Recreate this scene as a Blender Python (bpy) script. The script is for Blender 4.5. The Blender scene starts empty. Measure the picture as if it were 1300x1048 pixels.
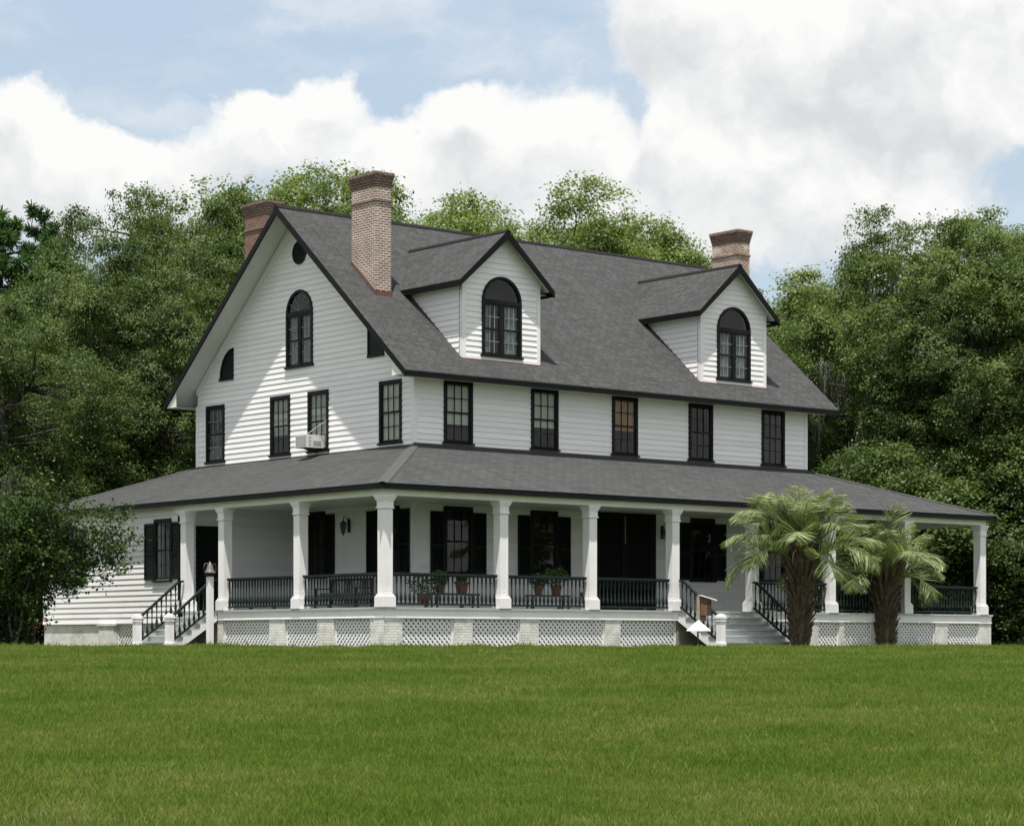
import bpy, math, random
import numpy as np
from mathutils import Vector

random.seed(7)
RNG = np.random.default_rng(7)
SC = bpy.context.scene
COL = SC.collection
R = math.radians

# ------------------------------------------------------------------ camera, sky, sun, exposure
# x runs along the house front, y along its side away from the viewer, z = 0 is the soil at the house
CAM = Vector((-40.507, -52.917, 0.0))
T = 0.6951
FW = Vector((math.sin(T), math.cos(T), 0))
RT = Vector((math.cos(T), -math.sin(T), 0))
FPX = 2977.88                                   # focal length in pixels of the 1300 px wide photograph
cd = bpy.data.cameras.new('camera')
cam = bpy.data.objects.new('camera', cd)
COL.objects.link(cam)
cam.location = CAM
cam.rotation_euler = (R(90), 0, -T)
cd.sensor_width = 36
cd.lens = FPX / 1300 * 36
cd.shift_y = (818.94 - 524) / 1300
cd.clip_end = 6000
SC.camera = cam

SUN = Vector((-0.827, -0.775, 3.817)).normalized()
sl = bpy.data.lights.new('sun', 'SUN')
sl.energy = 3.4
sl.angle = R(0.6)
sl.color = (1.0, 0.95, 0.87)
so = bpy.data.objects.new('sun', sl)
COL.objects.link(so)
so.rotation_euler = SUN.to_track_quat('Z', 'Y').to_euler()

SC.view_settings.view_transform = 'Standard'
SC.view_settings.look = 'None'
SC.view_settings.gamma = 1
SC.view_settings.exposure = 1.10
SC.cycles.use_denoising = True
SC.cycles.max_bounces = 8
SC.cycles.transparent_max_bounces = 16


class NT:
    """small helper for building node trees"""
    def __init__(s, tree):
        s.t = tree
        s.t.nodes.clear()

    def n(s, typ, **kw):
        nd = s.t.nodes.new(typ)
        for k, v in kw.items():
            setattr(nd, k, v)
        return nd

    def l(s, a, b):
        s.t.links.new(a, b)

    def put(s, sock, v):
        if isinstance(v, bpy.types.NodeSocket):
            s.t.links.new(v, sock)
        else:
            sock.default_value = v

    def math(s, op, a, b=None, c=None, clamp=False):
        nd = s.n('ShaderNodeMath', operation=op, use_clamp=clamp)
        s.put(nd.inputs[0], a)
        if b is not None:
            s.put(nd.inputs[1], b)
        if c is not None:
            s.put(nd.inputs[2], c)
        return nd.outputs[0]

    def vmath(s, op, a, b=None, c=None):
        nd = s.n('ShaderNodeVectorMath', operation=op)
        s.put(nd.inputs[0], a)
        if b is not None:
            s.put(nd.inputs[1], b)
        if c is not None:
            s.put(nd.inputs[2], c)
        return nd.outputs['Value'] if op in ('DOT_PRODUCT', 'LENGTH') else nd.outputs['Vector']

    def noise(s, vec, scale, detail=4, rough=0.55, dist=0.0, out='Fac'):
        nd = s.n('ShaderNodeTexNoise')
        s.put(nd.inputs['Vector'], vec)
        nd.inputs['Scale'].default_value = scale
        nd.inputs['Detail'].default_value = detail
        nd.inputs['Roughness'].default_value = rough
        nd.inputs['Distortion'].default_value = dist
        return nd.outputs[out]

    def ramp(s, fac, a, b, c0=(0, 0, 0, 1), c1=(1, 1, 1, 1), mode='LINEAR'):
        nd = s.n('ShaderNodeValToRGB')
        nd.color_ramp.interpolation = mode
        e = nd.color_ramp.elements
        e[0].position, e[1].position = a, b
        e[0].color, e[1].color = c0, c1
        s.put(nd.inputs[0], fac)
        return nd.outputs[0]

    def step(s, v, a, b):
        nd = s.n('ShaderNodeMapRange', interpolation_type='SMOOTHSTEP')
        s.put(nd.inputs[0], v)
        nd.inputs[1].default_value, nd.inputs[2].default_value = a, b
        return nd.outputs[0]

    def mix(s, fac, a, b, blend='MIX'):
        nd = s.n('ShaderNodeMix', data_type='RGBA', blend_type=blend)
        s.put(nd.inputs[0], fac)
        s.put(nd.inputs[6], a)
        s.put(nd.inputs[7], b)
        return nd.outputs[2]


def c4(c, a=1.0):
    return (c[0], c[1], c[2], a)


def build_sky():
    w = bpy.data.worlds.new('World')
    SC.world = w
    w.use_nodes = True
    k = NT(w.node_tree)
    out = k.n('ShaderNodeOutputWorld')
    sky = k.n('ShaderNodeTexSky', sky_type='NISHITA', sun_disc=False)
    sky.sun_elevation = math.asin(SUN.z)
    sky.sun_rotation = math.atan2(SUN.x, SUN.y)
    sky.air_density, sky.dust_density, sky.ozone_density = 1.0, 1.6, 1.0
    bg = k.n('ShaderNodeBackground')
    bg.inputs[1].default_value = 0.102
    # humid summer air: the blue is washed towards white low down
    tc = k.n('ShaderNodeTexCoord').outputs['Generated']
    d = k.vmath('NORMALIZE', tc)
    x = k.vmath('DOT_PRODUCT', d, tuple(RT))
    f = k.vmath('DOT_PRODUCT', d, tuple(FW))
    sep = k.n('ShaderNodeSeparateXYZ')
    k.l(d, sep.inputs[0])
    az = k.math('ARCTAN2', x, f)
    el = k.math('ARCSINE', sep.outputs[2])
    veil = k.math('MULTIPLY', k.step(el, 0.9, 0.0), 0.85)
    skyc = k.mix(veil, sky.outputs[0], (2.45, 2.86, 3.2, 1))
    k.l(skyc, bg.inputs[0])
    cmb = k.n('ShaderNodeCombineXYZ')
    k.l(az, cmb.inputs[0])
    k.l(el, cmb.inputs[1])
    p = cmb.outputs[0]
    # billows: warp the angle by two scales of noise
    wz = k.noise(p, 34, 5, 0.6, out='Color')
    wz = k.vmath('SUBTRACT', wz, (0.5, 0.5, 0.5))
    pw = k.vmath('MULTIPLY_ADD', wz, (0.034, 0.026, 0.0), p)
    blobs = [  # degrees-free: azimuth, elevation, half widths (radians), weight
        (870, 30, 95, 60, 1.0), (1010, 40, 170, 95, 1.15), (1200, 50, 190, 100, 1.15), (1000, 130, 190, 70, 1.0),
        (1180, 160, 130, 50, .8), (860, 195, 70, 50, .8), (900, 255, 120, 60, .8), (1090, 235, 150, 50, .7),
        (620, 190, 130, 56, 1.1), (590, 150, 52, 32, .9), (735, 180, 50, 45, .8), (520, 225, 80, 50, .8),
        (355, 182, 90, 52, 1.1), (425, 130, 46, 30, .9), (310, 150, 48, 30, .7), (220, 225, 90, 45, .7),
        (50, 225, 90, 70, 1.15), (50, 160, 46, 32, .8), (140, 200, 60, 40, .5), (330, 40, 50, 32, .42), (690, 80, 55, 45, .42),
        (480, 8, 70, 12, .45), (180, 140, 55, 45, -.6), (495, 110, 30, 50, -.6), (800, 165, 22, 40, -.5), (1270, 180, 60, 40, .45), (1180, 280, 120, 40, .5), 
        (650, 290, 260, 60, .7), (150, 300, 220, 60, .7), (1080, 330, 260, 50, .62), (-200, 180, 160, 90, 1), (1560, 90, 170, 110, 1)]
    wide = k.noise(d, 3.2, 7, 0.58, 0.3)  # clouds out of view, cover made fuller to raise the ambient light
    away = k.step(k.math('ABSOLUTE', az), 0.27, 0.45)
    up = k.step(el, 0.26, 0.5)

    def billow(pv):
      acc = None
      for px, py, rx, ry, wt in blobs:
        a0, e0 = (px - 650) / FPX, (818.94 - py) / FPX
        sx, sy = FPX / rx, FPX / ry
        q = k.vmath('MULTIPLY_ADD', pv, (sx, sy, 0), (-a0 * sx, -e0 * sy, 0))
        g = k.math('POWER', 0.42, k.vmath('DOT_PRODUCT', q, q))
        acc = k.math('MULTIPLY', g, wt) if acc is None else k.math('MULTIPLY_ADD', g, wt, acc)
      return acc
    base = billow(pw)
    above = billow(k.vmath('ADD', pw, (0.004, 0.014, 0.0)))
    acc = k.math('MULTIPLY_ADD', k.math('MULTIPLY', k.step(wide, 0.35, 0.56), 1.3), away, base)
    acc = k.math('MULTIPLY_ADD', k.math('MULTIPLY', k.step(wide, 0.34, 0.55), 1.3), up, acc)
    fine = k.noise(pw, 46, 6, 0.62)
    dens = k.math('ADD', acc, k.math('MULTIPLY', k.math('SUBTRACT', fine, 0.5), 0.75))
    mask = k.step(dens, 0.5, 1.0)
    wisp = k.noise(k.vmath('MULTIPLY', pw, (5.0, 16.0, 1.0)), 1.6, 6, 0.6)
    mask = k.math('MAXIMUM', mask, k.math('MULTIPLY', k.step(wisp, 0.44, 0.74), 0.5))
    thick = k.step(dens, 0.8, 2.0)
    body = k.noise(pw, 15, 6, 0.58)
    lowp = k.noise(k.vmath('ADD', pw, (0.0, 0.016, 0.0)), 15, 6, 0.58)
    light = k.math('ADD', k.math('MULTIPLY', k.math('SUBTRACT', body, lowp), 2.2), k.math('MULTIPLY', k.math('SUBTRACT', body, 0.5), 1.6))
    light = k.math('ADD', light, k.math('SUBTRACT', 0.80, k.math('MULTIPLY', thick, 0.2)))
    light = k.math('ADD', light, k.math('MULTIPLY', k.math('SUBTRACT', base, above), 0.9), clamp=True)
    colr = k.mix(light, (0.325, 0.338, 0.348, 1), (0.458, 0.457, 0.452, 1))
    cb = k.n('ShaderNodeBackground')
    k.l(colr, cb.inputs[0])
    ms = k.n('ShaderNodeMixShader')
    k.l(k.math('MULTIPLY', mask, k.step(el, -0.02, 0.02)), ms.inputs[0])
    k.l(bg.outputs[0], ms.inputs[1])
    k.l(cb.outputs[0], ms.inputs[2])
    k.l(ms.outputs[0], out.inputs[0])


build_sky()

# ------------------------------------------------------------------ materials
MATS = {}


def principled(name):
    m = bpy.data.materials.new(name)
    m.use_nodes = True
    k = NT(m.node_tree)
    out = k.n('ShaderNodeOutputMaterial')
    b = k.n('ShaderNodeBsdfPrincipled')
    k.l(b.outputs[0], out.inputs[0])
    MATS[name] = m
    return m, k, b, out


def coords(k, which='Object'):
    return k.n('ShaderNodeTexCoord').outputs[which]


def mat_plain(name, col, rough=0.6, var=0.12, scale=3.0, spec=0.5, bump=0.0, bscale=60, tint=None):
    m, k, b, o = principled(name)
    p = coords(k)
    n1 = k.noise(p, scale, 5, 0.6)
    lo = tuple(c * (1 - var) for c in col)
    hi = tuple(min(1, c * (1 + var)) for c in col)
    if tint:
        lo = tint
    k.l(k.ramp(n1, 0.3, 0.7, c4(lo), c4(hi)), b.inputs['Base Color'])
    b.inputs['Roughness'].default_value = rough
    b.inputs['Specular IOR Level'].default_value = spec
    if bump:
        bm = k.n('ShaderNodeBump')
        bm.inputs['Strength'].default_value = bump
        bm.inputs['Distance'].default_value = 0.02
        k.l(k.noise(p, bscale, 3), bm.inputs['Height'])
        k.l(bm.outputs[0], b.inputs['Normal'])
    return m


def mat_clapboard(name):
    m, k, b, o = principled(name)
    p = coords(k)
    stretch = k.vmath('MULTIPLY', p, (0.6, 0.6, 6.0))
    n1 = k.noise(stretch, 1.3, 6, 0.6)
    n2 = k.noise(p, 0.5, 4, 0.6)
    col = k.ramp(n1, 0.25, 0.75, (0.765, 0.752, 0.768, 1), (0.855, 0.840, 0.858, 1))
    isl = k.n('ShaderNodeNewGeometry').outputs['Random Per Island']
    col = k.mix(1.0, col, k.ramp(isl, 0.0, 1.0, (0.93, 0.935, 0.93, 1), (1.03, 1.025, 1.02, 1)), 'MULTIPLY')
    dirt = k.ramp(n2, 0.55, 0.8, (0, 0, 0, 1), (1, 1, 1, 1))
    col = k.mix(k.math('MULTIPLY', dirt, 0.25), col, (0.62, 0.62, 0.57, 1))
    k.l(col, b.inputs['Base Color'])
    b.inputs['Roughness'].default_value = 0.55
    return m


def mat_shingle():
    m, k, b, o = principled('shingle')
    uv = coords(k, 'UV')
    wob = k.vmath('MULTIPLY_ADD', k.noise(uv, 3.0, 3, out='Color'), (0.09, 0.03, 0), uv)
    br = k.n('ShaderNodeTexBrick', offset=0.37, offset_frequency=3)
    k.l(wob, br.inputs['Vector'])
    br.inputs['Color1'].default_value = (0.038, 0.040, 0.041, 1)
    br.inputs['Color2'].default_value = (0.058, 0.061, 0.063, 1)
    br.inputs['Mortar'].default_value = (0.016, 0.016, 0.017, 1)
    br.inputs['Scale'].default_value = 1.0
    br.inputs['Mortar Size'].default_value = 0.011
    br.inputs['Mortar Smooth'].default_value = 0.3
    br.inputs['Bias'].default_value = 0.0
    br.inputs['Brick Width'].default_value = 0.31
    br.inputs['Row Height'].default_value = 0.125
    n1 = k.noise(uv, 0.35, 5, 0.6)
    n2 = k.noise(uv, 90, 2, 0.7)
    n3 = k.noise(k.vmath('MULTIPLY', uv, (3.0, 0.25, 1)), 1.0, 4, 0.6)
    col = k.mix(1.0, br.outputs['Color'], k.ramp(n1, 0.3, 0.72, (0.93, 0.93, 0.93, 1), (1.08, 1.08, 1.07, 1)), 'MULTIPLY')
    col = k.mix(1.0, col, k.ramp(n2, 0.2, 0.8, (0.6, 0.6, 0.6, 1), (1.4, 1.4, 1.4, 1)), 'MULTIPLY')
    col = k.mix(1.0, col, k.ramp(n3, 0.3, 0.7, (0.86, 0.86, 0.86, 1), (1.12, 1.12, 1.12, 1)), 'MULTIPLY')
    k.l(col, b.inputs['Base Color'])
    b.inputs['Roughness'].default_value = 0.85
    b.inputs['Specular IOR Level'].default_value = 0.3
    bm = k.n('ShaderNodeBump')
    bm.inputs['Strength'].default_value = 0.7
    bm.inputs['Distance'].default_value = 0.012
    h = k.math('ADD', k.math('MULTIPLY', n2, 0.4), k.math('SUBTRACT', 1.0, br.outputs['Fac']))
    k.l(h, bm.inputs['Height'])
    k.l(bm.outputs[0], b.inputs['Normal'])
    return m


def mat_brick(name, c1, c2, mortar, msize=0.014, bw=0.21, rh=0.072, bump=0.6, wear=None):
    m, k, b, o = principled(name)
    uv = coords(k, 'UV')
    wob = k.vmath('MULTIPLY_ADD', k.noise(uv, 9.0, 3, out='Color'), (0.03, 0.018, 0), uv)
    br = k.n('ShaderNodeTexBrick', offset=0.5, offset_frequency=2)
    k.l(wob, br.inputs['Vector'])
    br.inputs['Color1'].default_value = c4(c1)
    br.inputs['Color2'].default_value = c4(c2)
    br.inputs['Mortar'].default_value = c4(mortar)
    br.inputs['Scale'].default_value = 1.0
    br.inputs['Mortar Size'].default_value = msize
    br.inputs['Mortar Smooth'].default_value = 0.25
    br.inputs['Brick Width'].default_value = bw
    br.inputs['Row Height'].default_value = rh
    n1 = k.noise(uv, 1.6, 6, 0.7)
    n2 = k.noise(uv, 30, 4, 0.65)
    col = k.mix(1.0, br.outputs['Color'], k.ramp(n1, 0.3, 0.7, (0.62, 0.60, 0.59, 1), (1.18, 1.18, 1.18, 1)), 'MULTIPLY')
    col = k.mix(1.0, col, k.ramp(n2, 0.25, 0.75, (0.75, 0.75, 0.75, 1), (1.2, 1.2, 1.2, 1)), 'MULTIPLY')
    if wear:
        col = k.mix(k.ramp(n1, 0.52, 0.66, (0, 0, 0, 1), (0.6, 0.6, 0.6, 1)), col, c4(wear))
    k.l(col, b.inputs['Base Color'])
    b.inputs['Roughness'].default_value = 0.85
    bm = k.n('ShaderNodeBump')
    bm.inputs['Strength'].default_value = bump
    bm.inputs['Distance'].default_value = 0.012
    h = k.math('ADD', k.math('MULTIPLY', n2, 0.5), k.math('SUBTRACT', 1.0, br.outputs['Fac']))
    k.l(h, bm.inputs['Height'])
    k.l(bm.outputs[0], b.inputs['Normal'])
    return m


def mat_glass(name='window_glass'):
    m = bpy.data.materials.new(name)
    m.use_nodes = True
    k = NT(m.node_tree)
    out = k.n('ShaderNodeOutputMaterial')
    tr = k.n('ShaderNodeBsdfTransparent')
    tr.inputs[0].default_value = (0.90, 0.93, 0.92, 1)
    gl = k.n('ShaderNodeBsdfGlossy')
    gl.inputs['Roughness'].default_value = 0.02
    p = coords(k)
    bm = k.n('ShaderNodeBump')
    bm.inputs['Strength'].default_value = 0.06
    bm.inputs['Distance'].default_value = 0.03
    k.l(k.noise(p, 2.2, 2), bm.inputs['Height'])
    k.l(bm.outputs[0], gl.inputs['Normal'])
    ms = k.n('ShaderNodeMixShader')
    g = k.n('ShaderNodeNewGeometry')
    c = k.math('ABSOLUTE', k.vmath('DOT_PRODUCT', g.outputs['Incoming'], g.outputs['Normal']))
    f5 = k.math('POWER', k.math('SUBTRACT', 1.0, c, clamp=True), 5.0)
    k.l(k.math('MULTIPLY_ADD', f5, 0.93, 0.042, clamp=True), ms.inputs[0])
    k.l(tr.outputs[0], ms.inputs[1])
    k.l(gl.outputs[0], ms.inputs[2])
    k.l(ms.outputs[0], out.inputs[0])
    MATS[name] = m


def mat_leaf(name, cols, trans=0.25, rough=0.5, spec=0.35, nscale=0.34):
    """leaf colour varies leaf by leaf and from bough to bough"""
    m = bpy.data.materials.new(name)
    m.use_nodes = True
    k = NT(m.node_tree)
    out = k.n('ShaderNodeOutputMaterial')
    b = k.n('ShaderNodeBsdfPrincipled')
    g = k.n('ShaderNodeNewGeometry')
    oi = k.n('ShaderNodeObjectInfo')
    p = coords(k)
    big = k.noise(k.vmath('ADD', p, oi.outputs['Location']), nscale, 3, 0.6)
    f = k.math('ADD', k.math('MULTIPLY', g.outputs['Random Per Island'], 0.24), k.math('MULTIPLY', k.step(big, 0.36, 0.64), 0.60))
    nd = k.n('ShaderNodeValToRGB')
    e = nd.color_ramp.elements
    e[0].position, e[0].color = 0.0, c4(cols[0])
    e[1].position, e[1].color = 1.0, c4(cols[-1])
    for i, c in enumerate(cols[1:-1]):
        x = e.new((i + 1) / (len(cols) - 1))
        x.color = c4(c)
    k.l(f, nd.inputs[0])
    k.l(nd.outputs[0], b.inputs['Base Color'])
    b.inputs['Roughness'].default_value = rough
    b.inputs['Specular IOR Level'].default_value = spec
    t = k.n('ShaderNodeBsdfTranslucent')
    k.l(k.mix(1.0, nd.outputs[0], (1.25, 1.35, 0.7, 1), 'MULTIPLY'), t.inputs[0])
    ms = k.n('ShaderNodeMixShader')
    ms.inputs[0].default_value = trans
    k.l(b.outputs[0], ms.inputs[1])
    k.l(t.outputs[0], ms.inputs[2])
    k.l(ms.outputs[0], out.inputs[0])
    MATS[name] = m
    return m


def mat_bark(name, c0, c1, sc=4.0, bump=0.8):
    m, k, b, o = principled(name)
    p = k.vmath('MULTIPLY', coords(k), (1, 1, 0.3))
    n1 = k.noise(p, sc, 6, 0.65)
    k.l(k.ramp(n1, 0.32, 0.68, c4(c0), c4(c1)), b.inputs['Base Color'])
    b.inputs['Roughness'].default_value = 0.9
    bm = k.n('ShaderNodeBump')
    bm.inputs['Strength'].default_value = bump
    bm.inputs['Distance'].default_value = 0.05
    k.l(k.noise(p, sc * 3, 5), bm.inputs['Height'])
    k.l(bm.outputs[0], b.inputs['Normal'])


def mat_ground():
    m, k, b, o = principled('turf')
    p = coords(k)
    n1 = k.noise(p, 0.35, 6, 0.6)
    n2 = k.noise(p, 3.0, 6, 0.7)
    n3 = k.noise(p, 60.0, 3, 0.7)
    col = k.ramp(n1, 0.35, 0.68, (0.030, 0.052, 0.0045, 1), (0.046, 0.064, 0.007, 1))
    col = k.mix(k.math('MULTIPLY', k.step(n2, 0.5, 0.75), 0.5), col, (0.052, 0.060, 0.014, 1))
    col = k.mix(1.0, col, k.ramp(n3, 0.3, 0.7, (0.5, 0.5, 0.5, 1), (1.3, 1.3, 1.3, 1)), 'MULTIPLY')
    k.l(col, b.inputs['Base Color'])
    b.inputs['Roughness'].default_value = 0.9
    b.inputs['Specular IOR Level'].default_value = 0.1


def mat_grass():
    m = bpy.data.materials.new('grass_blade')
    m.use_nodes = True
    k = NT(m.node_tree)
    out = k.n('ShaderNodeOutputMaterial')
    b = k.n('ShaderNodeBsdfPrincipled')
    g = k.n('ShaderNodeNewGeometry')
    p = coords(k)
    n1 = k.noise(p, 0.33, 6, 0.68)
    n2 = k.noise(p, 2.3, 4, 0.65)
    f = k.math('ADD', k.math('MULTIPLY', g.outputs['Random Per Island'], 0.46), k.math('MULTIPLY', k.step(n1, 0.36, 0.64), 0.36))
    f = k.math('ADD', f, k.math('MULTIPLY', k.step(n2, 0.38, 0.66), 0.22))
    nd = k.n('ShaderNodeValToRGB')
    e = nd.color_ramp.elements
    e[0].position, e[0].color = 0.05, (0.075, 0.150, 0.012, 1)
    e[1].position, e[1].color = 1.0, (0.31, 0.32, 0.13, 1)
    x = e.new(0.45); x.color = (0.135, 0.215, 0.024, 1)
    x = e.new(0.75); x.color = (0.205, 0.25, 0.050, 1)
    k.l(f, nd.inputs[0])
    k.l(nd.outputs[0], b.inputs['Base Color'])
    b.inputs['Roughness'].default_value = 0.6
    b.inputs['Specular IOR Level'].default_value = 0.25
    t = k.n('ShaderNodeBsdfTranslucent')
    k.l(nd.outputs[0], t.inputs[0])
    ms = k.n('ShaderNodeMixShader')
    ms.inputs[0].default_value = 0.42
    k.l(b.outputs[0], ms.inputs[1])
    k.l(t.outputs[0], ms.inputs[2])
    k.l(ms.outputs[0], out.inputs[0])
    MATS['grass_blade'] = m


mat_clapboard('clapboard')
mat_plain('white_paint', (0.79, 0.775, 0.795), 0.5, 0.05, 2.0)
mat_plain('soffit_white', (0.72, 0.72, 0.69), 0.6, 0.06, 1.2)
mat_plain('black_paint', (0.0085, 0.011, 0.0115), 0.45, 0.3, 2.0, spec=0.12)
mat_plain('rail_paint', (0.016, 0.025, 0.025), 0.45, 0.25, 5.0, spec=0.12)
mat_plain('shutter_paint', (0.006, 0.009, 0.008), 0.5, 0.3, 3.0, spec=0.12)
mat_plain('fascia_paint', (0.006, 0.0068, 0.0075), 0.5, 0.25, 2.0, spec=0.12)
mat_plain('pale_sash', (0.20, 0.22, 0.215), 0.5, 0.1, 4.0)
mat_plain('shade_fill', (0.016, 0.015, 0.014), 0.9, 0.3, 0.8)  # near-black colour standing in for shade indoors and under the floor
mat_plain('deck_grey', (0.40, 0.42, 0.42), 0.6, 0.12, 2.5)
mat_plain('ceiling_paint', (0.62, 0.63, 0.58), 0.6, 0.05, 2.0)
mat_plain('curtain_lace', (0.20, 0.235, 0.245), 0.9, 0.7, 16.0)
mat_plain('blind_cream', (0.40, 0.41, 0.35), 0.8, 0.08, 1.0)
mat_plain('blind_grey', (0.26, 0.27, 0.25), 0.8, 0.2, 2.0)
mat_plain('blind_brown', (0.30, 0.155, 0.065), 0.8, 0.35, 3.0)
mat_plain('screen_mesh', (0.004, 0.0045, 0.0045), 0.7, 0.3, 6.0, spec=0.12)
mat_plain('iron', (0.010, 0.010, 0.010), 0.4, 0.3, 12.0)
mat_plain('lantern_glass', (0.10, 0.105, 0.09), 0.15, 0.2, 6.0)
mat_plain('terracotta', (0.21, 0.078, 0.042), 0.8, 0.25, 9.0)
mat_plain('aged_wood', (0.12, 0.065, 0.042), 0.8, 0.45, 14.0, bump=0.4)
mat_plain('pale_wood', (0.33, 0.27, 0.20), 0.8, 0.25, 12.0)
mat_plain('cushion', (0.16, 0.15, 0.13), 0.9, 0.2, 5.0)
mat_plain('bench_wood', (0.035, 0.022, 0.016), 0.6, 0.4, 9.0)
mat_plain('white_metal', (0.80, 0.79, 0.77), 0.4, 0.05, 3.0)
mat_plain('beige_plastic', (0.62, 0.61, 0.57), 0.5, 0.06, 3.0)
mat_plain('blue_grille', (0.12, 0.20, 0.27), 0.4, 0.3, 9.0)
mat_plain('bell_metal', (0.13, 0.115, 0.10), 0.55, 0.5, 22.0)
mat_plain('flashing', (0.13, 0.060, 0.052), 0.7, 0.35, 7.0)
mat_plain('flower_red', (0.42, 0.012, 0.018), 0.6, 0.3, 8.0)
mat_plain('cord', (0.5, 0.5, 0.48), 0.6, 0.05, 8.0)
mat_plain('dark_hip', (0.050, 0.051, 0.053), 0.9, 0.2, 9.0)
mat_plain('ridge_dark', (0.014, 0.014, 0.015), 0.85, 0.25, 9.0, spec=0.12)
mat_plain('tan_wall', (0.30, 0.27, 0.215), 0.9, 0.2, 2.0)
mat_shingle()
mat_brick('chimney_brick', (0.095, 0.045, 0.036), (0.17, 0.088, 0.066), (0.56, 0.485, 0.43), 0.023)
mat_brick('chimney_cap_brick', (0.075, 0.045, 0.037), (0.17, 0.10, 0.078), (0.32, 0.25, 0.21), 0.011)
mat_brick('red_brick', (0.125, 0.055, 0.040), (0.20, 0.10, 0.075), (0.30, 0.215, 0.175), 0.011)
mat_brick('weathered_brick', (0.22, 0.10, 0.065), (0.40, 0.27, 0.20), (0.55, 0.50, 0.44), 0.013, wear=(0.62, 0.58, 0.53))
mat_brick('painted_brick', (0.70, 0.70, 0.67), (0.80, 0.80, 0.77), (0.62, 0.62, 0.59), 0.010, bump=1.0, wear=(0.66, 0.66, 0.61))
mat_glass()
mat_leaf('oak_leaf', [(0.032, 0.056, 0.016), (0.058, 0.094, 0.024), (0.092, 0.132, 0.038), (0.145, 0.18, 0.066)], 0.30, 0.5, 0.2)
mat_leaf('oak_leaf_mid', [(0.045, 0.075, 0.020), (0.078, 0.120, 0.030), (0.118, 0.162, 0.046), (0.17, 0.21, 0.08)], 0.32, 0.5, 0.2)
mat_leaf('oak_leaf_bright', [(0.065, 0.098, 0.022), (0.11, 0.155, 0.040), (0.155, 0.20, 0.060), (0.21, 0.25, 0.10)], 0.34, 0.5, 0.2)
mat_leaf('pine_needle', [(0.022, 0.055, 0.015), (0.045, 0.098, 0.026), (0.08, 0.14, 0.038)], 0.25, 0.5, 0.2)
mat_leaf('shrub_leaf', [(0.016, 0.036, 0.009), (0.034, 0.066, 0.014), (0.062, 0.10, 0.022), (0.10, 0.135, 0.036)], 0.22, 0.5, 0.15, 0.9)
mat_leaf('palm_leaf', [(0.09, 0.125, 0.052), (0.17, 0.21, 0.098), (0.27, 0.31, 0.16), (0.42, 0.44, 0.28)], 0.3, 0.45, 0.35, 0.8)
mat_leaf('pot_leaf', [(0.02, 0.045, 0.010), (0.05, 0.10, 0.02), (0.08, 0.13, 0.03)], 0.25)
mat_leaf('moss', [(0.13, 0.14, 0.105), (0.22, 0.23, 0.18)], 0.3, 0.9, 0.1)
mat_bark('oak_bark', (0.022, 0.019, 0.016), (0.075, 0.066, 0.055))
mat_bark('twig', (0.05, 0.045, 0.035), (0.17, 0.155, 0.125), 9.0)
mat_bark('palm_boot', (0.022, 0.016, 0.010), (0.16, 0.125, 0.078), 7.0)
mat_bark('palm_stalk', (0.10, 0.11, 0.05), (0.18, 0.17, 0.08), 9.0)
mat_bark('dead_stalk', (0.10, 0.055, 0.028), (0.25, 0.15, 0.08), 9.0)
mat_ground()
mat_grass()


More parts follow.
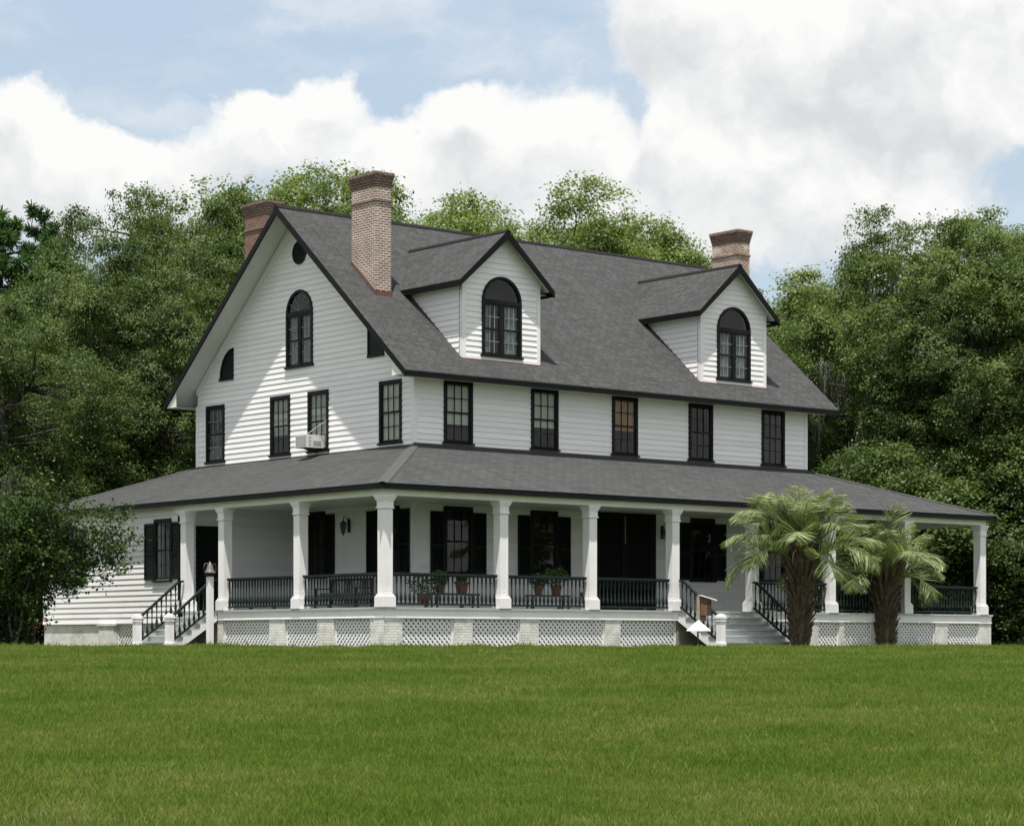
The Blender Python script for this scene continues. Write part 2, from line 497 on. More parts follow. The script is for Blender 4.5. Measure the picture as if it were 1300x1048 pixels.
# ------------------------------------------------------------------ mesh helpers
class MB:
    """collects faces and links them as ONE mesh object"""
    def __init__(s):
        s.v, s.f = [], []

    def poly(s, pts):
        i = len(s.v)
        s.v.extend([tuple(p) for p in pts])
        s.f.append(tuple(range(i, i + len(pts))))
        return s

    def box(s, a, b):
        x0, y0, z0 = a
        x1, y1, z1 = b
        i = len(s.v)
        s.v.extend([(x0, y0, z0), (x1, y0, z0), (x1, y1, z0), (x0, y1, z0), (x0, y0, z1), (x1, y0, z1), (x1, y1, z1), (x0, y1, z1)])
        for q in ((0, 3, 2, 1), (4, 5, 6, 7), (0, 1, 5, 4), (1, 2, 6, 5), (2, 3, 7, 6), (3, 0, 4, 7)):
            s.f.append(tuple(i + j for j in q))
        return s

    def prism(s, pts, d):
        """extrude the polygon pts by the vector d"""
        d = Vector(d)
        n = len(pts)
        i = len(s.v)
        s.v.extend([tuple(p) for p in pts])
        s.v.extend([tuple(Vector(p) + d) for p in pts])
        s.f.append(tuple(range(i, i + n)))
        s.f.append(tuple(range(i + 2 * n - 1, i + n - 1, -1)))
        for j in range(n):
            q = (j + 1) % n
            s.f.append((i + j, i + n + j, i + n + q, i + q))
        return s

    def bar(s, a, b, w, h, up=(0, 0, 1)):
        """rectangular bar from a to b, w wide and h deep"""
        a, b = Vector(a), Vector(b)
        d = (b - a).normalized()
        x = d.cross(Vector(up))
        if x.length < 1e-5:
            x = d.cross(Vector((1, 0, 0)))
        x.normalize()
        y = x.cross(d)
        x *= w / 2
        y *= h / 2
        return s.prism([a - x - y, a + x - y, a + x + y, a - x + y], b - a)

    def tube(s, pts, rad, n=6, cap=True):
        pts = [Vector(p) for p in pts]
        i0 = len(s.v)
        prev = None
        for k, p in enumerate(pts):
            d = (pts[min(k + 1, len(pts) - 1)] - pts[max(k - 1, 0)])
            d = d.normalized() if d.length > 1e-9 else Vector((0, 0, 1))
            x = d.orthogonal().normalized() if prev is None else (prev - d * prev.dot(d))
            x = x.normalized() if x.length > 1e-6 else d.orthogonal().normalized()
            prev = x
            y = d.cross(x)
            r = rad[k] if isinstance(rad, (list, tuple)) else rad
            for j in range(n):
                a = 2 * math.pi * j / n
                s.v.append(tuple(p + (x * math.cos(a) + y * math.sin(a)) * r))
        for k in range(len(pts) - 1):
            for j in range(n):
                a, b = i0 + k * n + j, i0 + k * n + (j + 1) % n
                s.f.append((a, b, b + n, a + n))
        if cap:
            s.f.append(tuple(i0 + j for j in range(n))[::-1])
            s.f.append(tuple(i0 + (len(pts) - 1) * n + j for j in range(n)))
        return s

    def lathe(s, prof, c=(0, 0, 0), n=12):
        """profile of (radius, z) turned round the vertical through c"""
        i0 = len(s.v)
        for r, z in prof:
            for j in range(n):
                a = 2 * math.pi * (j + 0.5) / n
                s.v.append((c[0] + r * math.cos(a), c[1] + r * math.sin(a), c[2] + z))
        for k in range(len(prof) - 1):
            for j in range(n):
                a, b = i0 + k * n + j, i0 + k * n + (j + 1) % n
                s.f.append((a, b, b + n, a + n))
        s.f.append(tuple(i0 + j for j in range(n))[::-1])
        s.f.append(tuple(i0 + (len(prof) - 1) * n + j for j in range(n)))
        return s

    def mesh(s, name, mat, smooth=False):
        me = bpy.data.meshes.new(name)
        me.from_pydata(s.v, [], s.f)
        me.materials.append(MATS[mat])
        uvl = me.uv_layers.new(name='UVMap')
        buf = []
        for p in me.polygons:
            n = p.normal
            if abs(n.z) < 0.97:
                uu = Vector((-n.y, n.x, 0)).normalized()
                vv = n.cross(uu)
                if vv.z < 0:
                    vv = -vv
            else:
                uu, vv = Vector((1, 0, 0)), Vector((0, 1, 0))
            for li in p.vertices:
                c = me.vertices[li].co
                buf.extend((c.dot(uu), c.dot(vv)))
        uvl.data.foreach_set('uv', buf)
        if smooth:
            me.polygons.foreach_set('use_smooth', [True] * len(me.polygons))
        me.update()
        return me

    def build(s, name, mat, parent=None, smooth=False, loc=None):
        o = bpy.data.objects.new(name, s.mesh(name, mat, smooth))
        COL.objects.link(o)
        if parent:
            o.parent = parent
        if loc:
            o.location = loc
        return o


def np_obj(name, V, n_side, mat, parent=None):
    """polygons of n_side corners each, V shaped (count * n_side, 3)"""
    V = np.asarray(V, np.float32)
    nv = len(V)
    nf = nv // n_side
    me = bpy.data.meshes.new(name)
    me.vertices.add(nv)
    me.vertices.foreach_set('co', V.ravel())
    me.loops.add(nv)
    me.loops.foreach_set('vertex_index', np.arange(nv, dtype=np.int32))
    me.polygons.add(nf)
    me.polygons.foreach_set('loop_start', np.arange(0, nv, n_side, dtype=np.int32))
    me.update(calc_edges=True)
    me.materials.append(MATS[mat])
    o = bpy.data.objects.new(name, me)
    COL.objects.link(o)
    if parent:
        o.parent = parent
    return o


def thing(name, label, cat, loc=(0, 0, 0), rz=0.0, group=None):
    o = bpy.data.objects.new(name, None)
    COL.objects.link(o)
    o.location = loc
    o.rotation_euler = (0, 0, rz)
    return tag(o, label, cat, group)


def tag(o, label, cat, group=None):
    o['label'] = label
    o['category'] = cat
    if group:
        o['group'] = group
    return o


def copy_tree(o, parent=None):
    c = o.copy()
    COL.objects.link(c)
    if parent:
        c.parent = parent
    for ch in list(o.children):
        copy_tree(ch, c)
    return c


def at(px, d):
    """place on the ground plan: bearing px (photograph column) and distance d in front of the viewer"""
    p = CAM + RT * ((px - 650) / FPX * d) + FW * d
    return p.x, p.y


# ------------------------------------------------------------------ ground
def ground_z(x, y):
    """lawn rises gently from the viewer to the house terrace"""
    d = (x - CAM.x) * FW.x + (y - CAM.y) * FW.y
    z = np.interp(d, [-60, -10, 0, 20, 40, 50, 56, 400], [-2.3, -1.85, -1.62, -1.06, -0.47, -0.21, -0.10, -0.08])
    z = z + 0.03 * np.sin(x * 0.31 + 1.0) * np.sin(y * 0.27) * np.clip((58 - d) / 12, 0, 1)
    return z


def build_ground():
    m = MB()
    ds = [-300, -60, -10] + list(np.arange(0, 60, 2.0)) + [60, 70, 90, 130, 300, 1000, 3500]
    ls = [-2500, -600, -150, -60] + list(np.arange(-40, 41, 2.5)) + [60, 150, 600, 2500]
    idx = {}
    for i, d in enumerate(ds):
        for j, l in enumerate(ls):
            p = CAM + RT * float(l) + FW * float(d)
            idx[i, j] = len(m.v)
            m.v.append((p.x, p.y, float(ground_z(p.x, p.y))))
    for i in range(len(ds) - 1):
        for j in range(len(ls) - 1):
            m.f.append((idx[i, j], idx[i, j + 1], idx[i + 1, j + 1], idx[i + 1, j]))
    o = m.build('ground', 'turf', smooth=True)
    o['kind'] = 'structure'


build_ground()


def build_grass():
    """every blade a tapering bent strip; denser near the viewer"""
    N = 1150000
    d0, d1 = 15.5, 66.0
    q = RNG.random(N)
    d = d0 * (d1 / d0) ** (q ** 0.92)
    l = (RNG.random(N) - 0.5) * (d * 0.437 * 1.15 + 11.0)
    x = CAM.x + RT.x * l + FW.x * d
    y = CAM.y + RT.y * l + FW.y * d
    keep = ~((x > -4.0) & (x < 20.4) & (y > -4.0) & (y < 15))
    keep &= ~((x > -5.6) & (x < -4) & (y > 3.8) & (y < 5.5))
    keep &= ~((x > 6.4) & (x < 9.4) & (y > -5.75) & (y < -4))
    x, y, d, l = x[keep], y[keep], d[keep], l[keep]
    N = len(x)
    z = ground_z(x, y)
    patch = np.sin(x * 0.9 + 2 * np.sin(y * 0.5)) * np.sin(y * 0.8 + 1.3 * np.sin(x * 0.37))
    h = (0.040 + 0.055 * RNG.random(N)) * (1 + 0.3 * patch)
    h *= np.where(RNG.random(N) < 0.03, 1.5, 1.0)
    h *= 0.72 + 0.28 * np.clip((d - 17) / 12, 0, 1)
    edge = np.clip((d - 52) / 8, 0, 1)
    h *= 1 + edge * (.15 + .35 * np.sin(l * 3.1 + 1.7 * np.sin(l * 1.3)) * np.sin(l * .83 + 2))
    h *= np.where(RNG.random(N) < 0.08 * edge, 1.5, 1.0)
    w = (0.0026 + 0.0026 * RNG.random(N)) * (0.5 + d / 34)
    a = RNG.random(N) * 2 * np.pi
    lean = h * (0.08 + 0.5 * RNG.random(N))
    b = RNG.random(N) * 2 * np.pi
    wx, wy = np.cos(a) * w / 2, np.sin(a) * w / 2
    V = np.empty((N, 4, 3), np.float32)
    V[:, 0] = np.stack([x - wx, y - wy, z - 0.01], 1)
    V[:, 1] = np.stack([x + wx, y + wy, z - 0.01], 1)
    V[:, 2] = np.stack([x + np.cos(b) * lean + wx * .25, y + np.sin(b) * lean + wy * .25, z + h], 1)
    V[:, 3] = np.stack([x + np.cos(b) * lean * .35 - wx, y + np.sin(b) * lean * .35 - wy, z + h * .62], 1)
    o = np_obj('grass', V.reshape(-1, 3), 4, 'grass_blade')
    o['kind'] = 'stuff'
    tag(o, 'mown green lawn grass spreading in front of the white house', 'grass')


build_grass()

# ------------------------------------------------------------------ the house
W, D = 16.2, 11.46
OX, OY = 0.83, 0.64
ZB = 5.69                    # foot of the upper walls on the porch roof
ZE, ZR = 7.75, 13.2          # eave edge and ridge of the main roof (upper surface)
PITCH = (ZR - ZE) / (D / 2 + OY)
PX0, PX1 = -4.40, 20.55      # porch eaves
PY0 = -4.40
PZ = 4.20                    # porch eave, upper surface
CX0, CX1, CY0 = -4.02, 20.1, -4.02
ZF = 1.0                     # porch floor
WY0, WY1 = 6.04, 14.2        # the wing closing the porch on its far side
HOUSE = thing('plantation_house', 'white clapboard house with steep grey roof, dormers and a deep columned porch', 'house')


def mpF(y0):                 # wall facing the front: (along, height, outwards)
    return lambda s, z, o: (s, y0 - o, z)


def mpL(x0):                 # wall facing the near side
    return lambda s, z, o: (x0 - o, s, z)


def mpR(x0):
    return lambda s, z, o: (x0 + o, s, z)


def mpB(y0):
    return lambda s, z, o: (s, y0 + o, z)


def mbox(m, mp, s0, s1, z0, z1, o0, o1):
    m.prism([mp(s0, z0, o0), mp(s1, z0, o0), mp(s1, z1, o0), mp(s0, z1, o0)], Vector(mp(s0, z0, o1)) - Vector(mp(s0, z0, o0)))


def rect_open(s0, s1, z0, z1):
    return (z0, z1, lambda z: (s0, s1), False)


def arch_open(c, w, z0, z1):
    zs = z1 - w / 2

    def f(z):
        h = w / 2 if z <= zs else math.sqrt(max(0, (w / 2) ** 2 - (z - zs) ** 2))
        return (c - h, c + h)
    return (z0, z1, f, True)


def boards(name, mp, s0, s1, z0, z1, openings=(), lim=None, parent=None, mat='clapboard', pitch=0.165, po=0.023, pi=0.003):
    """lapped weatherboards, each a tilted strip with an under-edge; lim(z) narrows the wall, openings stay open"""
    m = MB()
    rows = int(math.ceil((z1 - z0) / pitch - 1e-6))
    for r in range(rows):
        a, b = z0 + r * pitch, min(z1, z0 + (r + 1) * pitch)
        cuts = {a, b}
        fine = False
        for oz0, oz1, f, arc in openings:
            for q in (oz0, oz1):
                if a < q < b:
                    cuts.add(q)
            if arc and b > oz0 and a < oz1:
                fine = True
        if fine:
            for i in range(1, 5):
                cuts.add(a + (b - a) * i / 5)
        cuts = sorted(cuts)
        for ci in range(len(cuts) - 1):
            u, t = cuts[ci], cuts[ci + 1]
            mid = (u + t) / 2
            lo_u, hi_u = lim(u) if lim else (s0, s1)
            lo_t, hi_t = lim(t) if lim else (s0, s1)
            if hi_u - lo_u < 0.01:
                continue
            iv = [((lo_u, lo_t), (hi_u, hi_t))]
            for oz0, oz1, f, arc in openings:
                if not (oz0 < mid < oz1):
                    continue
                p, q = f(mid)
                new = []
                for (L, H) in iv:
                    if q <= min(L) or p >= max(H):
                        new.append((L, H))
                        continue
                    if p > max(L):
                        new.append((L, (p, p)))
                    if q < min(H):
                        new.append(((q, q), H))
                iv = new
            ou = po + (pi - po) * (u - a) / pitch
            ot = po + (pi - po) * (t - a) / pitch
            if not fine:
                joined = []
                for L, H in iv:
                    L, x = L, max(L)
                    rj = random.Random(r * 131 + int(abs(s0) * 10))
                    while True:
                        x += 2.2 + 2.6 * rj.random()
                        if x > min(H) - .6:
                            break
                        joined.append((L, (x - .002, x - .002)))
                        L = (x + .002, x + .002)
                    joined.append((L, H))
                iv = joined
            for L, H in iv:
                m.poly([mp(L[0], u, ou), mp(H[0], u, ou), mp(H[1], t, ot), mp(L[1], t, ot)])
                if u == a:
                    m.poly([mp(L[0], u, pi - 0.002), mp(H[0], u, pi - 0.002), mp(H[0], u, ou), mp(L[0], u, ou)])
    return m.build(name, mat, parent or HOUSE)


WIN = dict(frame='black_paint')


def window(mp, c, z0, z1, w, cols=3, rows=(2, 2), arch=False, blind=None, blind_to=0.0, sash='black_paint', split=False, name='window', label=None, curtain=None, fan=False, sill=True):
    """sash window standing in an opening; casing 5 cm proud of the boards"""
    f = MB()
    fan_m = MB()
    cas = 0.085
    h = w / 2
    zs = z1 - h if arch else z1
    mbox(f, mp, c - h, c - h + cas, z0, zs, -0.06, 0.05)
    mbox(f, mp, c + h - cas, c + h, z0, zs, -0.06, 0.05)
    if arch:
        n = 20
        for i in range(n):
            a0, a1 = math.pi * i / n, math.pi * (i + 1) / n
            ro, ri = h, h - cas
            pts = [(c + r * math.cos(a), zs + r * math.sin(a)) for r, a in ((ri, a0), (ro, a0), (ro, a1), (ri, a1))]
            f.prism([mp(s, z, -0.06) for s, z in pts], Vector(mp(0, 0, 0.05)) - Vector(mp(0, 0, -0.06)))
        mbox(f, mp, c - h + cas, c + h - cas, zs - 0.07, zs + 0.05, -0.05, 0.045)
        if fan:
            for a in (30, 60, 90, 120, 150):
                ca, sa = math.cos(R(a)), math.sin(R(a))
                fan_m.bar(mp(c + 0.08 * ca, zs + 0.05 + 0.06 * sa, 0.0), mp(c + (h - cas) * ca, zs + (h - cas) * sa, 0.0), 0.014, 0.02, Vector(mp(0, 0, 1)) - Vector(mp(0, 0, 0)))
    else:
        mbox(f, mp, c - h + cas, c + h - cas, z1 - cas, z1, -0.06, 0.05)
    o = f.build(name, WIN['frame'], HOUSE)
    if label:
        o['label'] = label
    zt = zs - 0.07 if arch else z1 - cas
    zb = z0 + 0.03
    s = MB()
    st = 0.045
    groups = [(c - h + cas, c + h - cas)]
    if split:
        groups = [(c - h + cas, c - 0.05), (c + 0.05, c + h - cas)]
        mbox(f, mp, c - 0.05, c + 0.05, zb, zt, -0.03, 0.045)
        mbox(s, mp, c - 0.05, c + 0.05, zb, zt, -0.03, 0.03)
    mid = zb + (zt - zb) * 0.5
    bars = MB()
    for a, b in groups:
        for (u, t, of, nr) in ((zb, mid + 0.02, 0.0, rows[1]), (mid - 0.02, zt, 0.012, rows[0])):
            mbox(s, mp, a, a + st, u, t, of - 0.02, of + 0.018)
            mbox(s, mp, b - st, b, u, t, of - 0.02, of + 0.018)
            mbox(s, mp, a + st, b - st, u, u + st, of - 0.02, of + 0.018)
            mbox(s, mp, a + st, b - st, t - st, t, of - 0.02, of + 0.018)
            for i in range(1, cols):
                q = a + st + (b - a - 2 * st) * i / cols
                mbox(bars, mp, q - 0.011, q + 0.011, u + st, t - st, of - 0.012, of + 0.012)
            for i in range(1, nr):
                q = u + st + (t - u - 2 * st) * i / nr
                mbox(bars, mp, a + st, b - st, q - 0.010, q + 0.010, of - 0.011, of + 0.011)
    s.build('sash', 'black_paint', o)
    if fan_m.f:
        fan_m.build('fan_tracery', 'pale_sash', o)
    bars.build('glazing_bars', sash, o)
    p = MB()
    tl = random.uniform(-0.006, 0.006)
    p.poly([mp(c - h + cas, zb, 0.0), mp(c + h - cas, zb, tl), mp(c + h - cas, mid, 0.002 + tl), mp(c - h + cas, mid, 0.002)])
    p.poly([mp(c - h + cas, mid, 0.006), mp(c + h - cas, mid, 0.006), mp(c + h - cas, zt, 0.004 + tl), mp(c - h + cas, zt, 0.004)])
    if arch:
        n = 14
        pts = [(c + (h - cas) * math.cos(math.pi * i / n), zs + (h - cas) * math.sin(math.pi * i / n)) for i in range(n + 1)]
        p.poly([mp(a, b, 0.0) for a, b in pts])
    p.build('pane', 'window_glass', o)
    if sill:
        q = MB()
        mbox(q, mp, c - h - 0.05, c + h + 0.05, z0 - 0.055, z0, -0.05, 0.085)
        q.build('sill', WIN['frame'], o)
    if blind:
        q = MB()
        mbox(q, mp, c - h + cas, c + h - cas, zb + (zt - zb) * blind_to, zt, -0.055, -0.04)
        q.build('roller_blind', blind, o)
    if curtain:
        q = MB()
        for a, b in curtain:
            n = 16
            row = []
            for i in range(n + 1):
                sx = c - h + cas + (w - 2 * cas) * (a + (b - a) * i / n)
                row.append((sx, -0.085 + 0.02 * math.sin(i * 1.9)))
            for i in range(n):
                (sa, oa), (sb, ob) = row[i], row[i + 1]
                q.poly([mp(sa, zb, oa), mp(sb, zb, ob), mp(sb, zt, ob), mp(sa, zt, oa)])
        q.build('curtain', 'curtain_lace', o)
    return o


def shutter(mp, s0, s1, z0, z1, mat='shutter_paint', name='shutter'):
    m = MB()
    e = 0.06
    mbox(m, mp, s0, s0 + e, z0, z1, 0.02, 0.065)
    mbox(m, mp, s1 - e, s1, z0, z1, 0.02, 0.065)
    zm = z0 + (z1 - z0) * 0.45
    for a, b in ((z0, z0 + 0.1), (zm - 0.04, zm + 0.04), (z1 - 0.08, z1)):
        mbox(m, mp, s0 + e, s1 - e, a, b, 0.021, 0.063)
    for a, b in ((z0 + 0.1, zm - 0.04), (zm + 0.04, z1 - 0.08)):
        n = max(2, int((b - a) / 0.055))
        for i in range(n):
            u = a + (b - a) * i / n
            t = a + (b - a) * (i + 1) / n
            m.prism([mp(s0 + e, u, 0.055), mp(s1 - e, u, 0.055), mp(s1 - e, t, 0.03), mp(s0 + e, t, 0.03)], Vector(mp(0, 0, -0.008)) - Vector(mp(0, 0, 0)))
    return m.build(name, mat, HOUSE)


UPZ0, UPZ1 = 5.83, 7.62
UPX = (1.59, 4.87, 8.10, 11.34, 14.61)
UPY = (10.34, 6.69, 4.68, 1.08)
UW = 1.06
LWX = (1.59, 4.85, 11.42, 14.62)       # ground floor front windows
LW0, LW1 = 2.05, 4.0
GAW = (5.66, 1.40, 8.45, 10.75)        # arched gable window: centre, width, foot, crown
R3 = 0.37


def roof_under(y):
    """underside of the roof slab above the side walls"""
    return ZE - 0.10 + PITCH * (min(y, D - y) + OY)


def build_walls():
    ZT = 7.70
    op_f = [rect_open(c - UW / 2 + .04, c + UW / 2 - .04, UPZ0, UPZ1 - .04) for c in UPX]
    boards('wall', mpF(0), 0.06, W - 0.06, ZB - 0.15, ZT, op_f)
    # gable end, near side

    def lim(z):
        if z < ZE:
            return (0.06, D - 0.06)
        t = (z - (ZE - 0.10)) / PITCH - OY
        return (max(0.06, t), min(D - 0.06, D - t))
    zt = ZR - 0.12
    op_l = [rect_open(c - UW / 2 + .04, c + UW / 2 - .04, UPZ0, UPZ1 - .04) for c in UPY]
    op_l.append(arch_open(GAW[0], GAW[1] - 0.08, GAW[2], GAW[3] - .04))
    boards('wall', mpL(0), 0, D, ZB - 0.15, zt, op_l, lim)
    boards('wall', mpR(W), 0, D, ZB - 0.15, zt, (), lim)
    boards('wall', mpB(D), 0.06, W - 0.06, ZB - 0.15, ZT)
    # ground floor, behind the porch
    op = [rect_open(c - UW / 2 + .04, c + UW / 2 - .04, LW0, LW1 - .04) for c in LWX] + [rect_open(6.86, 9.34, ZF, 4.0)]
    boards('wall', mpF(0), 0.06, W - 0.06, ZF, 4.9, op)
    op = [rect_open(c - UW / 2 + .04, c + UW / 2 - .04, LW0, LW1 - .04) for c in (1.19, 4.85)]
    boards('wall', mpL(0), 0.06, WY0, ZF, 4.9, op)
    boards('wall', mpR(W), 0.06, D, ZF, 4.9)
    # wing
    op = [rect_open(6.92 - .45, 6.92 + .45, 1.95, 3.68), rect_open(12.45 - .45, 12.45 + .45, 1.95, 3.68)]
    boards('wall', mpL(CX0), WY0 + 0.06, WY1, 0.69, 4.05, op)
    boards('wall', mpF(WY0), CX0 + 0.06, 0.0, ZF, 4.05, [rect_open(-3.42, -2.62, ZF, 3.5)])
    boards('wall', mpB(WY1), CX0, 0.0, 0.69, 4.05)
    # corner boards
    for x, y in ((0, 0), (W, 0), (0, D), (W, D)):
        sx, sy = (-1 if x == 0 else 1), (-1 if y == 0 else 1)
        for z0, z1 in ((ZB - 0.2, 7.66), (ZF, 4.9)):
            if z0 < 2 and (y > 0 and x == 0):
                continue
            m = MB()
            a = (x + sx * 0.028, y + sy * 0.028)
            b = (x - sx * 0.11, y - sy * 0.11)
            m.box((min(a[0], b[0]), min(a[1], b[1]), z0), (max(a[0], b[0]), max(a[1], b[1]), z1))
            m.build('corner_board', 'white_paint', HOUSE)
    # frieze boards that follow the rakes on the gable
    for sgn in (0, 1):
        for mp in (mpL(0), mpR(W)):
            m = MB()
            y0, y1 = (0.0, D / 2)
            za, zb_ = roof_under(0.0), roof_under(D / 2)
            pts = [(y0, za - 0.20), (y1, zb_ - 0.34), (y1, zb_), (y0, za)]
            if sgn:
                pts = [(D - a, b) for a, b in pts]
            m.prism([mp(a, b, 0.0) for a, b in pts], Vector(mp(0, 0, 0.034)) - Vector(mp(0, 0, 0)))
            m.build('rake_frieze', 'white_paint', HOUSE)
    # added dark blocks behind the windows, their colour stands in for room shade
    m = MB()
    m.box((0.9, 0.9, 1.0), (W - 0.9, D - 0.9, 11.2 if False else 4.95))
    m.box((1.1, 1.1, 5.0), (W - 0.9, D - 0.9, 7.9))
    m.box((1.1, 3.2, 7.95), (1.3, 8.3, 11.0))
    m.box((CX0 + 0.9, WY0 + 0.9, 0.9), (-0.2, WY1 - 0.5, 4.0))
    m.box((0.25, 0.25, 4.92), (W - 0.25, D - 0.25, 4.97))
    m.build('room_shade', 'shade_fill', HOUSE)


build_walls()


def build_upper_windows():
    L = [dict(blind='blind_cream', blind_to=0.30, label='upper window with a cream blind half drawn over a dark lower sash'),
         dict(blind='blind_cream', blind_to=0.36, label='upper window with a pale blind drawn below its middle rail'),
         dict(blind='blind_brown', blind_to=0.42, label='upper window with a brown blind over its upper sash'),
         dict(), dict()]
    for c, kw in zip(UPX, L):
        window(mpF(0), c, UPZ0, UPZ1, UW, **kw)
    L = [dict(sash='pale_sash'), dict(blind='blind_grey', blind_to=0.33), dict(blind='blind_grey', blind_to=0.1),
         dict(blind='blind_cream', blind_to=0.0, label='upper side window fully covered by a cream blind')]
    for c, kw in zip(UPY, L):
        window(mpL(0), c, UPZ0, UPZ1, UW, **kw)
    window(mpL(0), GAW[0], GAW[2], GAW[3], GAW[1], cols=2, rows=(2, 2), arch=True, sash='pale_sash', split=True, name='arched_window',
           curtain=((0.02, 0.46), (0.54, 0.98)), fan=True, label='round-headed window with lace curtains in the gable')
    # round louvred vent and the two quarter-round vents
    m = MB()
    c, zc, r = 5.66, 11.87, 0.36
    n = 24
    for i in range(n):
        a0, a1 = 2 * math.pi * i / n, 2 * math.pi * (i + 1) / n
        pts = [(c + q * math.cos(a), zc + q * math.sin(a)) for q, a in ((r - .07, a0), (r, a0), (r, a1), (r - .07, a1))]
        m.prism([(0.0, s, z) for s, z in pts], (-0.05, 0, 0))
    m.prism([(-0.028, c + (r - .06) * math.cos(2 * math.pi * i / n), zc + (r - .06) * math.sin(2 * math.pi * i / n)) for i in range(n)], (-0.01, 0, 0))
    for i in range(7):
        z = zc - r + 0.09 + i * 0.09
        hw = math.sqrt(max(0.001, (r - .07) ** 2 - (z - zc) ** 2))
        m.prism([(-0.039, c - hw, z + .03), (-0.052, c - hw, z - .02), (-0.052, c + hw, z - .02), (-0.039, c + hw, z + .03)], (-0.006, 0, 0))
    m.build('round_vent', 'black_paint', HOUSE)
    for yv, sg in ((9.29, 1), (2.17, -1)):
        m = MB()
        z0, ww, hh = 8.40, 0.76, 0.94
        arc = [(yv + sg * ww * math.cos(R(90 * i / 10)), z0 + hh * math.sin(R(90 * i / 10))) for i in range(11)]
        m.prism([(0.0, yv, z0)] + [(0.0, s, z) for s, z in arc], (-0.03, 0, 0))
        m.prism([(-0.03, yv, z0), (-0.03, yv + sg * .06, z0), (-0.03, yv + sg * .06, z0 + hh - .01), (-0.03, yv, z0 + hh)], (-0.025, 0, 0))
        m.prism([(-0.03, yv, z0 - .05), (-0.03, yv + sg * (ww + .04), z0 - .05), (-0.03, yv + sg * (ww + .04), z0 + .03), (-0.03, yv, z0 + .03)], (-0.04, 0, 0))
        for i in range(10):
            (a, b), (c2, d2) = arc[i], arc[i + 1]
            k = 0.92
            m.prism([(-0.03, a, b), (-0.03, c2, d2), (-0.03, yv + (c2 - yv) * k, z0 + (d2 - z0) * k), (-0.03, yv + (a - yv) * k, z0 + (b - z0) * k)], (-0.025, 0, 0))
        m.build('quarter_vent', 'black_paint', HOUSE)


build_upper_windows()


def build_main_roof():
    x0, x1 = -OX, W + OX
    t = 0.07
    ym = D / 2
    m = MB()
    ye0, ye1 = -OY - 0.03, D + OY + 0.03
    ze = ZE - 0.03 * PITCH
    # slab with both slopes
    top = [(x0, ye0, ze), (x0, ym, ZR), (x0, ye1, ze), (x0, ye1, ze - t), (x0, ym, ZR - t * 1.2), (x0, ye0, ze - t)]
    m.poly([(x0, ye0, ze), (x1, ye0, ze), (x1, ym, ZR), (x0, ym, ZR)])
    m.poly([(x0, ym, ZR), (x1, ym, ZR), (x1, ye1, ze), (x0, ye1, ze)])
    m.poly([(x0, ye0, ze), (x0, ye0, ze - 0.04), (x1, ye0, ze - 0.04), (x1, ye0, ze)])
    m.poly([(x0, ye1, ze), (x0, ye1, ze - 0.04), (x1, ye1, ze - 0.04), (x1, ye1, ze)])
    roof = m.build('roof', 'shingle', HOUSE)
    m = MB()
    for s in (-1, 1):
        m.prism([(x0 - .01, ym, ZR + .035), (x0 - .01, ym + s * 0.11, ZR + .035 - .11 * PITCH), (x0 - .01, ym + s * 0.11, ZR + .02 - .11 * PITCH), (x0 - .01, ym, ZR + .02)], (x1 - x0 + .02, 0, 0))
    m.build('ridge_cap', 'ridge_dark', roof)
    # white underside, sloping at the gables, level under the eaves
    m = MB()
    e = 0.06
    for a, b in ((x0 + .04, x1 - .04),):
        m.poly([(a, -OY, ZE - e), (b, -OY, ZE - e), (b, ym, ZR - e), (a, ym, ZR - e)])
        m.poly([(a, ym, ZR - e), (b, ym, ZR - e), (b, D + OY, ZE - e), (a, D + OY, ZE - e)])
    for a, b in ((-OY, 0.0), (D, D + OY)):
        m.box((x0 + .04, a + .02, 7.60), (x1 - .04, b, 7.615))
    # closed ends of the eave boxes
    for xa in (x0 + 0.045, x1 - 0.06):
        for s in (0, 1):
            pts = [(-OY + .02, 7.60), (0.0, 7.60), (0.0, 7.60 + .0 + PITCH * OY + .08), (-OY + .02, ZE - .06)]
            if s:
                pts = [(D - a, b) for a, b in pts]
            m.prism([(xa, a, b) for a, b in pts], (0.015, 0, 0))
    m.build('soffit', 'soffit_white', roof)
    # black fascia and barge boards
    for yc in (-OY, D + OY):
        MB().box((x0 + .02, yc - .02, ZE - .21), (x1 - .02, yc + .02, ZE - .035)).build('fascia', 'fascia_paint', roof)
    for xa in (x0 - .01, x1 - .04):
        for s in (0, 1):
            m = MB()
            hb = 0.25
            pts = [(-OY - .03, ZE - .055), (ym, ZR - .01), (ym, ZR - .01 - hb), (-OY - .03, ZE - .055 - hb * .72)]
            if s:
                pts = [(D - a, b) for a, b in pts]
            m.prism([(xa, a, b) for a, b in pts], (0.05, 0, 0))
            m.build('barge_board', 'fascia_paint', roof)
    return roof


ROOF = build_main_roof()


def zroof(y):
    return ZE + PITCH * (y + OY)


